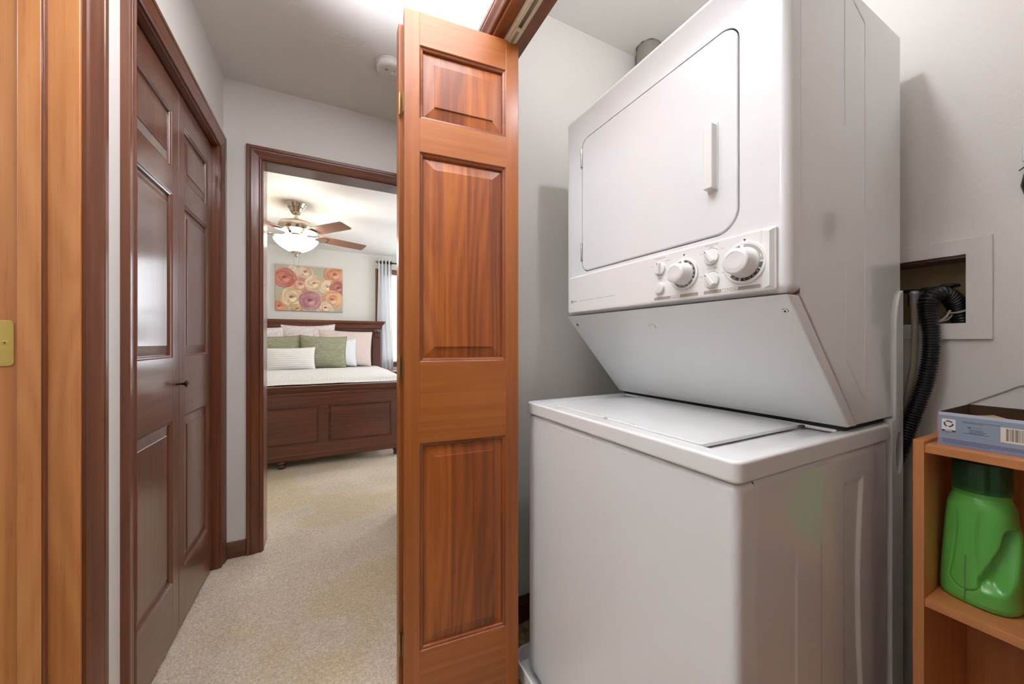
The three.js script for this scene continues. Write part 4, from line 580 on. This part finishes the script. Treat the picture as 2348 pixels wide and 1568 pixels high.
{ const F = [-0.296, H, -4.075], f = tag(group('ceiling_fan', F), 'polished nickel ceiling fan with five brown blades and a glowing bowl light', 'ceiling fan');
  mesh('canopy', lathe([[0.092, 0], [0.094, -0.006], [0.088, -0.018], [0.080, -0.026], [0.078, -0.036], [0.066, -0.052], [0.060, -0.058], [0.054, -0.075], [0.038, -0.098], [0.030, -0.104], [0.0, -0.106]], 48), M.nickel, f);
  mesh('downrod', lathe([[0.013, -0.10], [0.013, -0.135], [0.022, -0.138], [0.024, -0.165], [0.018, -0.168]], 28), M.nickel, f);
  mesh('motor_housing', lathe([[0, -0.166], [0.05, -0.168], [0.105, -0.176], [0.142, -0.192], [0.150, -0.205], [0.148, -0.214], [0.152, -0.218], [0.152, -0.236], [0.147, -0.240], [0.148, -0.252], [0.138, -0.268], [0.115, -0.284], [0.095, -0.292], [0.09, -0.306], [0.0, -0.308]], 64), M.nickel, f);
  for (let i = 0; i < 5; i++) { const a = (21 + 72 * i) * Math.PI / 180;
    const arm = group('blade_arm', [0, -0.302, 0], a, f);
    mesh('arm_bracket', [extrude((() => { const s = new THREE.Shape(); s.moveTo(0.08, -0.018); s.bezierCurveTo(0.13, -0.012, 0.15, -0.02, 0.18, -0.045); s.lineTo(0.255, -0.05); s.bezierCurveTo(0.285, -0.04, 0.285, 0.04, 0.255, 0.05); s.lineTo(0.18, 0.045); s.bezierCurveTo(0.15, 0.02, 0.13, 0.012, 0.08, 0.018); s.lineTo(0.08, -0.018); return s; })(), 0.007, 0.002).rotateX(Math.PI / 2 - 0.20).translate(0, -0.004, 0)], M.nickel, arm);
    mesh('blade', metreUV(extrude(roundRect(0.20, 0.675, -0.068, 0.068, 0.022), 0.006, 0.0015).rotateX(Math.PI / 2 - 0.20).translate(0, 0.006, 0), 'x'), M.blade, arm); }
  mesh('light_fitter', lathe([[0.0, -0.305], [0.075, -0.308], [0.085, -0.322], [0.082, -0.335], [0.07, -0.338]], 40), M.nickel, f);
  mesh('bowl_shade', grid(96, 26, (u, v) => { const a = u * 6.2832, pr = [[0.182, -0.345], [0.186, -0.352], [0.183, -0.366], [0.165, -0.392], [0.135, -0.420], [0.10, -0.443], [0.072, -0.458], [0.045, -0.468], [0.0, -0.472]], t = v * (pr.length - 1), i = Math.min(pr.length - 2, Math.floor(t)), q = t - i; const r = pr[i][0] + (pr[i + 1][0] - pr[i][0]) * q, y = pr[i][1] + (pr[i + 1][1] - pr[i][1]) * q, s = 1 + 0.030 * Math.cos(a * 10) * (1 - v * 0.6); return [Math.cos(a) * r * s, y + 0.004 * Math.cos(a * 10) * (1 - v), Math.sin(a) * r * s]; }), glow(0xfff0dc, 3.2), f, 'frosted scalloped glass bowl, lit');
  mesh('bowl_finial', lathe([[0.045, -0.466], [0.047, -0.472], [0.03, -0.480], [0.016, -0.486], [0.012, -0.496], [0.016, -0.502], [0.010, -0.514], [0, -0.520]], 28), M.nickel, f);
  each('pull_chain', [tube([[0.02, -0.48, 0.03], [0.021, -0.62, 0.031], [0.021, -0.78, 0.031]], 0.0012, 8, 6), lathe([[0, -0.80], [0.006, -0.795], [0.007, -0.787], [0, -0.78]], 12).translate(0.021, 0, 0.031), tube([[-0.015, -0.48, 0.03], [-0.016, -0.6, 0.031], [-0.016, -0.72, 0.031]], 0.0012, 8, 6), lathe([[0, -0.74], [0.006, -0.735], [0.007, -0.727], [0, -0.72]], 12).translate(-0.016, 0, 0.031)], M.nickel, f);
  pointLamp(F[0], H - 0.385, F[2], 0xfffaf2, LIGHT.fan, 0.06, 'fan_light'); }
{ const x0 = -0.679, x1 = 0.159, y0 = 1.537, y1 = 2.172, g = tag(group('painting', [(x0 + x1) / 2, (y0 + y1) / 2, -5.93]), 'unframed canvas of pink, peach and cream blooms hung above the headboard', 'painting');
  const w = x1 - x0, h = y1 - y0;
  const art = canvasTex(1024, 776, (c, W, Hc) => {
    c.fillStyle = '#b3ae9c'; c.fillRect(0, 0, W, Hc); for (let i = 0; i < 500; i++) { c.fillStyle = `rgba(${150 + rnd() * 70},${150 + rnd() * 60},${130 + rnd() * 50},0.25)`; c.fillRect(rnd() * W, rnd() * Hc, 20 + rnd() * 80, 8 + rnd() * 20); }
    const bloom = (x, y, r, col, deep, pale) => { const hex = (s) => [1, 3, 5].map((k) => parseInt(s.slice(k, k + 2), 16)); const [A, B, C] = [hex(col), hex(deep), hex(pale)];
      for (let ring = 0; ring < 7; ring++) { const rr = r * (1 - ring * 0.135), np = 9 - ring; for (let i = 0; i < np; i++) { const a = i / np * 6.283 + ring * 0.7 + rnd() * 0.5, q = rnd(), mixd = (k) => Math.round(A[k] * (0.55 + 0.1 * q) + (q > 0.5 ? C[k] : B[k]) * (0.45 - 0.1 * q)); c.fillStyle = `rgb(${mixd(0)},${mixd(1)},${mixd(2)})`; c.beginPath(); c.ellipse(x + Math.cos(a) * rr * 0.55, y + Math.sin(a) * rr * 0.5, rr * 0.52, rr * 0.38, a + 1.57, 0, 7); c.globalAlpha = 0.62; c.fill(); c.globalAlpha = 1; for (let q2 = 0; q2 < 5; q2++) { const b2 = a + (rnd() - 0.5) * 0.9, r2 = rr * (0.35 + 0.6 * rnd()), K = rnd() > 0.5 ? C : B; c.strokeStyle = `rgba(${K[0]},${K[1]},${K[2]},0.28)`; c.lineWidth = 3 + rnd() * 7; c.beginPath(); c.arc(x, y, r2, b2, b2 + 0.5 + rnd() * 0.6); c.stroke(); } } }
      c.fillStyle = deep; c.beginPath(); c.ellipse(x + r * 0.05, y - r * 0.02, r * 0.22, r * 0.13, 0.3, 0, 7); c.fill(); c.fillStyle = pale; c.globalAlpha = 0.8; c.beginPath(); c.ellipse(x + r * 0.13, y + r * 0.17, r * 0.26, r * 0.17, -0.5, 0, 7); c.fill(); c.globalAlpha = 1; };
    const X = (p) => (p - 140) / 2000 * W, Y = (p) => (p - 130) / 1310 * Hc, R = (r) => r / 2000 * W * 1.18;
    bloom(X(250), Y(1330), R(230), '#d08a6a', '#9a5a44', '#e2ad88'); bloom(X(760), Y(1390), R(170), '#c89a74', '#94664a', '#dcb894'); bloom(X(1000), Y(300), R(260), '#d6bda6', '#9c7450', '#e6dccb'); bloom(X(640), Y(220), R(130), '#d8cabc', '#a88f76', '#e8e0d4');
    bloom(X(1900), Y(320), R(320), '#d9997a', '#9a5f44', '#e6b394'); bloom(X(840), Y(680), R(310), '#d8a08a', '#9c6858', '#e8c2a8'); bloom(X(1270), Y(620), R(270), '#dcc2a4', '#a67a58', '#ece0c4'); bloom(X(1680), Y(700), R(260), '#dcc8a4', '#a8845c', '#eee2c4');
    bloom(X(400), Y(500), R(320), '#c97862', '#8e4e48', '#d99a8a'); bloom(X(2010), Y(720), R(270), '#b87268', '#7e4446', '#d09a90'); bloom(X(1820), Y(1080), R(330), '#dba684', '#a86a4a', '#ecc8a4'); bloom(X(600), Y(1060), R(330), '#e2cca6', '#8e6848', '#f0e0c2');
    bloom(X(1610), Y(1330), R(250), '#e0c8ae', '#96644c', '#ecdcc8'); bloom(X(1150), Y(1130), R(320), '#b48080', '#7a4c54', '#d2a0a4');
  });
  mesh('canvas_block', box(-w / 2, w / 2, -h / 2, h / 2, 0.001, 0.034, 0.003), std(0xa89c8a, 0.9), g);
  mesh('painted_face', new THREE.PlaneGeometry(w - 0.004, h - 0.004).translate(0, 0, 0.0346), std(0xffffff, 0.8, { map: art }), g); }

// ---------------------------------------------------------------- bed
const BEDX = -0.365;
{ const b = tag(group('bed', [BEDX, 0, 0]), 'large carved dark cherry wood bed with panelled footboard', 'bed');
  const hw = 1.03, zf = -3.68, zh = -5.80;
  // cornice profile swept along x with mitred returns, as stacked slabs
  const cornice = (y, z, half, steps, t, mat, name) => { const q = []; for (let k = 0; k + 1 < steps.length; k++) { const [o0, h0] = steps[k], [o1, h1] = steps[k + 1]; const c = (o, hh) => [[-half - o, y + hh, z + t + o], [half + o, y + hh, z + t + o], [half + o, y + hh, z - o * 0.4], [-half - o, y + hh, z - o * 0.4]]; const A = c(o0, h0), B = c(o1, h1); for (let j = 0; j < 4; j++) q.push([A[j], A[(j + 1) % 4], B[(j + 1) % 4], B[j]]); if (k === steps.length - 2) q.push(B); if (k === 0) q.push(A); } return mesh(name, metreUV(quads(q, 0.5), 'x'), mat, b); };
  mesh('headboard_panel', wbox(-hw, hw, 0.25, 1.26, zh - 0.03, zh + 0.01, 'x'), M.bed, b);
  for (const s of [-1, 1]) { mesh('headboard_post', [wbox(s * 0.985 - 0.058, s * 0.985 + 0.058, 0, 1.27, zh - 0.04, zh + 0.035, 'y', 0.004)], M.bed, b);
    mesh('corbel', [box(s * 0.985 - 0.045, s * 0.985 + 0.045, 1.235, 1.29, zh + 0.03, zh + 0.075, 0.008, 3), lathe([[0, 0], [0.038, 0.002], [0.034, 0.012], [0.018, 0.010], [0.012, 0.022], [0, 0.024]], 28).rotateX(Math.PI / 2).translate(s * 0.985, 1.262, zh + 0.07), box(s * 0.985 - 0.035, s * 0.985 + 0.035, 1.165, 1.24, zh + 0.03, zh + 0.058, 0.012, 3)], M.bedDark, b); }
  cornice(1.27, zh - 0.035, hw + 0.012, [[0, 0], [0.004, 0.03], [0.02, 0.035], [0.02, 0.05], [0.024, 0.07], [0.034, 0.09], [0.05, 0.105], [0.055, 0.11], [0.055, 0.122], [0.062, 0.126], [0.062, 0.137]], 0.07, M.bed, 'headboard_cornice');
  mesh('headboard_frieze', wbox(-0.93, 0.93, 1.15, 1.165, zh + 0.008, zh + 0.022, 'x', 0.004), M.bedDark, b);
  // footboard
  mesh('footboard_panel', wbox(-hw, hw, 0.115, 0.635, zf - 0.045, zf, 'x', 0.003), M.bed, b);
  cornice(0.625, zf - 0.05, hw - 0.005, [[0, 0], [0.010, 0.006], [0.010, 0.018], [0.004, 0.026], [0.012, 0.034], [0.026, 0.052], [0.030, 0.060], [0.030, 0.066], [0.040, 0.072], [0.040, 0.087]], 0.05, M.bed, 'footboard_cap');
  cornice(0.066, zf - 0.05, hw + 0.004, [[0.012, 0], [0.018, 0.008], [0.018, 0.026], [0.008, 0.032], [0.008, 0.042], [0.0, 0.050]], 0.05, M.bed, 'footboard_base');
  const rope = []; for (const [xa, xb] of [[-0.894, -0.346], [-0.275, 0.275], [0.348, 0.898]]) { const ya = 0.197, yb = 0.531;
    mesh('footboard_field', metreUV(rectLoft(xa, xb, ya, yb, [[0.0, 0.0005], [0.02, 0.0005], [0.021, 0.004]]).translate(0, 0, zf), 'x'), M.bed, b);
    const parts = []; const bead = (x, y, vert) => { const e = new THREE.SphereGeometry(0.0085, 8, 6).scale(1.25, 0.5, 0.65).rotateZ(vert ? 0.75 : -0.75).translate(x, y, zf + 0.003); parts.push(e); };
    for (let x = xa + 0.01; x < xb; x += 0.0125) { bead(x, ya + 0.01, false); bead(x, yb - 0.01, false); } for (let y = ya + 0.02; y < yb - 0.01; y += 0.0125) { bead(xa + 0.01, y, true); bead(xb - 0.01, y, true); }
    const r = mesh('rope_moulding', parts, M.bedDark, b, 'carved rope border'); r.userData.kind = 'stuff'; }
  for (const x of [-0.95, -0.012, 0.95]) mesh('bun_foot', lathe([[0, 0], [0.022, 0], [0.030, 0.006], [0.034, 0.018], [0.026, 0.030], [0.024, 0.034], [0.036, 0.040], [0.038, 0.052], [0.030, 0.060], [0.034, 0.068], [0, 0.07]], 28).translate(x, 0, zf - 0.022), M.bedDark, b);
  for (const s of [-1, 1]) mesh('side_rail', wbox(s * 1.0 - 0.015, s * 1.0 + 0.015, 0.2, 0.42, zh, zf - 0.04, 'z', 0.003), M.bed, b);
  mesh('mattress', box(-0.965, 0.965, 0.3, 0.68, zh + 0.05, zf - 0.07, 0.05, 4), std(0xd8d4cc, 0.9), b);
}
const clothBump = dataTex(512, 512, (u, v) => { const a = noise(u * 30, v * 30, 30, 30, 2), r = 1 - Math.abs(noise(u * 16, v * 16, 16, 16, 7) * 2 - 1), t = 90 + 90 * a * 0.6 + 90 * r * r; return [t, t, t]; }, [0.5, 0.5], false);
{ const c = tag(group('bedspread', [BEDX, 0, 0]), 'white quilted bedspread covering the bed', 'bedspread');
  const z0 = -5.74, z1 = -3.735, m = std(0xdcdad6, 0.9, { bumpMap: clothBump, bumpScale: 0.006, sheen: 0.2, sheenColor: new THREE.Color(1, 1, 1) });
  mesh('bedspread_cloth', metreUV(grid(160, 130, (u, v) => { const s = (u - 0.5) * 2.9, z = z0 + v * (z1 - z0), half = 0.955, over = Math.max(0, Math.abs(s) - half); const r = 0.09, k = Math.sign(s); let x, y; const top = 0.745 + 0.018 * sm(0, 0.5, v) * (1 - sm(0.85, 1, v)) + 0.008 * noise(u * 14, v * 9, 40, 40, 3) - 0.03 * sm(0.93, 1, v);
    if (over < r * 1.57) { const a = over / r; x = k * (Math.min(Math.abs(s), half) + Math.sin(a) * r); y = top - (1 - Math.cos(a)) * r; } else { const d = over - r * 1.57; x = k * (half + r + 0.012 * Math.sin(z * 9) * Math.min(1, d * 4)); y = top - r - d; }
    return [x, y, z]; }).toNonIndexed(), 'z', [0, 0]), m, c);
  c.children[0].geometry = (() => { const g = mergeVertices(c.children[0].geometry.deleteAttribute('normal'), 1e-5); g.computeVertexNormals(); return g; })(); }
// pillows
function pillow(name, w, h, t, mat, label, pos, rot, { ears = 0.05, pinch = 2.6, trim: piping, ribs = 0, kind = 'pillow', grp } = {}) {
  const g = tag(group(name, pos), label, kind, grp); g.rotation.set(...rot);
  const surf = (sgn) => grid(64, 48, (u, v) => { const a = u * 2 - 1, b = v * 2 - 1, e = 1 - ears * (1 - b * b) * Math.abs(a) ** 3, f = 1 - ears * 1.3 * (1 - a * a) * Math.abs(b) ** 3; const th = Math.pow(Math.max(0, (1 - Math.abs(a) ** pinch) * (1 - Math.abs(b) ** pinch)), 0.55); const wr = 0.006 * (noise(u * 9 + sgn, v * 7, 40, 40, 5) - 0.5) * th; return [a * e * w / 2, b * f * h / 2 + h / 2, sgn * (t / 2 * th + wr + (ribs ? 0.0035 * Math.cos(b * Math.PI * ribs) * th : 0) + 0.001)]; });
  mesh('pillow_cover', merge([surf(1), surf(-1)]), mat, g);
  if (piping) { const pts = []; const n = 24; const P = (a, b) => { const e = 1 - ears * (1 - b * b), f = 1 - ears * 1.3 * (1 - a * a); return [a * (Math.abs(a) === 1 ? e : 1) * w / 2, b * (Math.abs(b) === 1 ? f : 1) * h / 2 + h / 2, 0]; };
    for (let i = 0; i < n; i++) pts.push(P(-1 + 2 * i / n, -1)); for (let i = 0; i < n; i++) pts.push(P(1, -1 + 2 * i / n)); for (let i = 0; i < n; i++) pts.push(P(1 - 2 * i / n, 1)); for (let i = 0; i < n; i++) pts.push(P(-1, 1 - 2 * i / n));
    mesh('piping', tube(pts, 0.0045, 260, 6, true), piping, g); }
  return g;
}
const floral = dataTex(512, 512, (u, v) => { const a = noise(u * 26, v * 26, 26, 26, 3), b = noise(u * 60, v * 60, 60, 60, 6), c = noise(u * 9, v * 9, 9, 9, 9), k = sm(0.56, 0.70, a * 0.7 + b * 0.3 + (c - 0.5) * 0.2); return [222 - 20 * k, 216 - 38 * k, 214 - 28 * k]; }, [0.26, 0.26]);
const chenille = (r, g, b) => dataTex(256, 256, (u, v) => { const t = 0.86 + 0.14 * (noise(u * 14, v * 70, 14, 70, 4) - 0.5) + 0.14 * (noise(u * 60, v * 120, 60, 120, 8) - 0.5); return [r * t, g * t, b * t]; }, [1, 1]);
const chenBump = dataTex(256, 256, (u, v) => { const t = 128 + 90 * Math.sin(v * 44 * 6.2832 + 2 * noise(u * 10, v * 20, 10, 20, 2)) * (0.5 + noise(u * 40, v * 44, 40, 44, 3)); return [t, t, t]; }, [1, 1], false);
const mFloral = std(0xffffff, 0.9, { map: floral }), mPink = std(0xd4c4bc, 0.92, { bumpMap: clothBump, bumpScale: 0.002 }), mGreen = std(0xffffff, 0.85, { map: chenille(176, 176, 146), bumpMap: chenBump, bumpScale: 0.004, sheen: 0.8, sheenRoughness: 0.4, sheenColor: new THREE.Color(0.35, 0.36, 0.30) }), mGreenPipe = std(0x6d6b50, 0.9), mWhite = std(0xd9dadc, 0.8), mRib = std(0xdcdad6, 0.9);
pillow('pillow', 0.66, 0.58, 0.17, mFloral, 'white pillow with a fine pink floral print in the middle of the back row', [-0.25, 0.775, -5.63], [-0.18, 0, 0.03], { ears: 0.07 });
pillow('pillow', 0.66, 0.545, 0.17, mFloral, 'white pillow with a fine pink floral print at the left of the back row', [-0.87, 0.775, -5.63], [-0.18, 0, -0.02], { ears: 0.07 });
pillow('pillow', 0.70, 0.50, 0.16, mPink, 'dusty pink pillow leaning at the right end of the headboard', [0.175, 0.772, -5.555], [-0.20, 0.0, -0.05], { ears: 0.04 });
pillow('pillow', 0.44, 0.395, 0.17, mWhite, 'plain white pillow half hidden behind the right green cushion', [0.11, 0.765, -5.46], [-0.17, 0.1, 0.0], { ears: 0.06 });
pillow('cushion', 0.555, 0.435, 0.20, mGreen, 'sage green corded cushion on the right with a dark edge', [-0.085, 0.752, -5.36], [-0.19, 0.05, -0.02], { ears: 0.06, trim: mGreenPipe, kind: 'cushion' });
pillow('cushion', 0.60, 0.435, 0.20, mGreen, 'sage green corded cushion on the left partly behind the ribbed cushion', [-0.62, 0.752, -5.40], [-0.20, -0.04, 0.02], { ears: 0.06, trim: mGreenPipe, kind: 'cushion' });
pillow('cushion', 0.57, 0.285, 0.15, mRib, 'long white ribbed cushion at the front of the pillows', [-0.45, 0.752, -5.17], [-0.22, 0.0, 0.015], { ears: 0.05, ribs: 11, kind: 'cushion' });

// ---------------------------------------------------------------- nightstand and its lamp
{ const n = tag(group('nightstand', [1.02, 0, -5.56]), 'dark cherry wood nightstand beside the bed under the window', 'nightstand');
  mesh('nightstand_top', wbox(-0.31, 0.31, 0.655, 0.685, -0.23, 0.23, 'x', 0.006), M.bed, n);
  mesh('nightstand_case', wbox(-0.28, 0.28, 0.06, 0.655, -0.21, 0.20, 'y', 0.003), M.bed, n);
  for (const [a, b] of [[0.47, 0.63], [0.28, 0.44], [0.09, 0.25]]) { const d = mesh('drawer', wbox(-0.25, 0.25, a, b, 0.195, 0.215, 'x', 0.005), M.bed, n); mesh('drawer_knob', lathe([[0, 0.024], [0.012, 0.02], [0.012, 0.014], [0.006, 0.008], [0.006, 0]], 20).rotateX(Math.PI / 2).translate(0, (a + b) / 2, 0.214), M.darkMetal, d); }
  for (const x of [-0.24, 0.24]) for (const z of [-0.17, 0.16]) mesh('nightstand_foot', lathe([[0.02, 0], [0.032, 0.012], [0.034, 0.03], [0.024, 0.045], [0.03, 0.062]], 20).translate(x, 0, z), M.bedDark, n); }
{ const l = tag(group('table_lamp', [1.06, 0.685, -5.58]), 'table lamp with a grey green shade on the nightstand', 'lamp');
  mesh('lamp_foot', lathe([[0, 0], [0.075, 0], [0.075, 0.015], [0.03, 0.03], [0.022, 0.08], [0.05, 0.16], [0.055, 0.24], [0.03, 0.33], [0.015, 0.37], [0.012, 0.44], [0, 0.44]], 36), std(0x8d8676, 0.4), l);
  mesh('lamp_shade', lathe([[0.175, 0.415], [0.1755, 0.42], [0.115, 0.668], [0.1135, 0.668], [0.174, 0.418], [0.175, 0.415]], 48), std(0xb5b4a2, 0.9, { transmission: 0.25, thickness: 0 }), l); }

renderer.render(scene, camera);
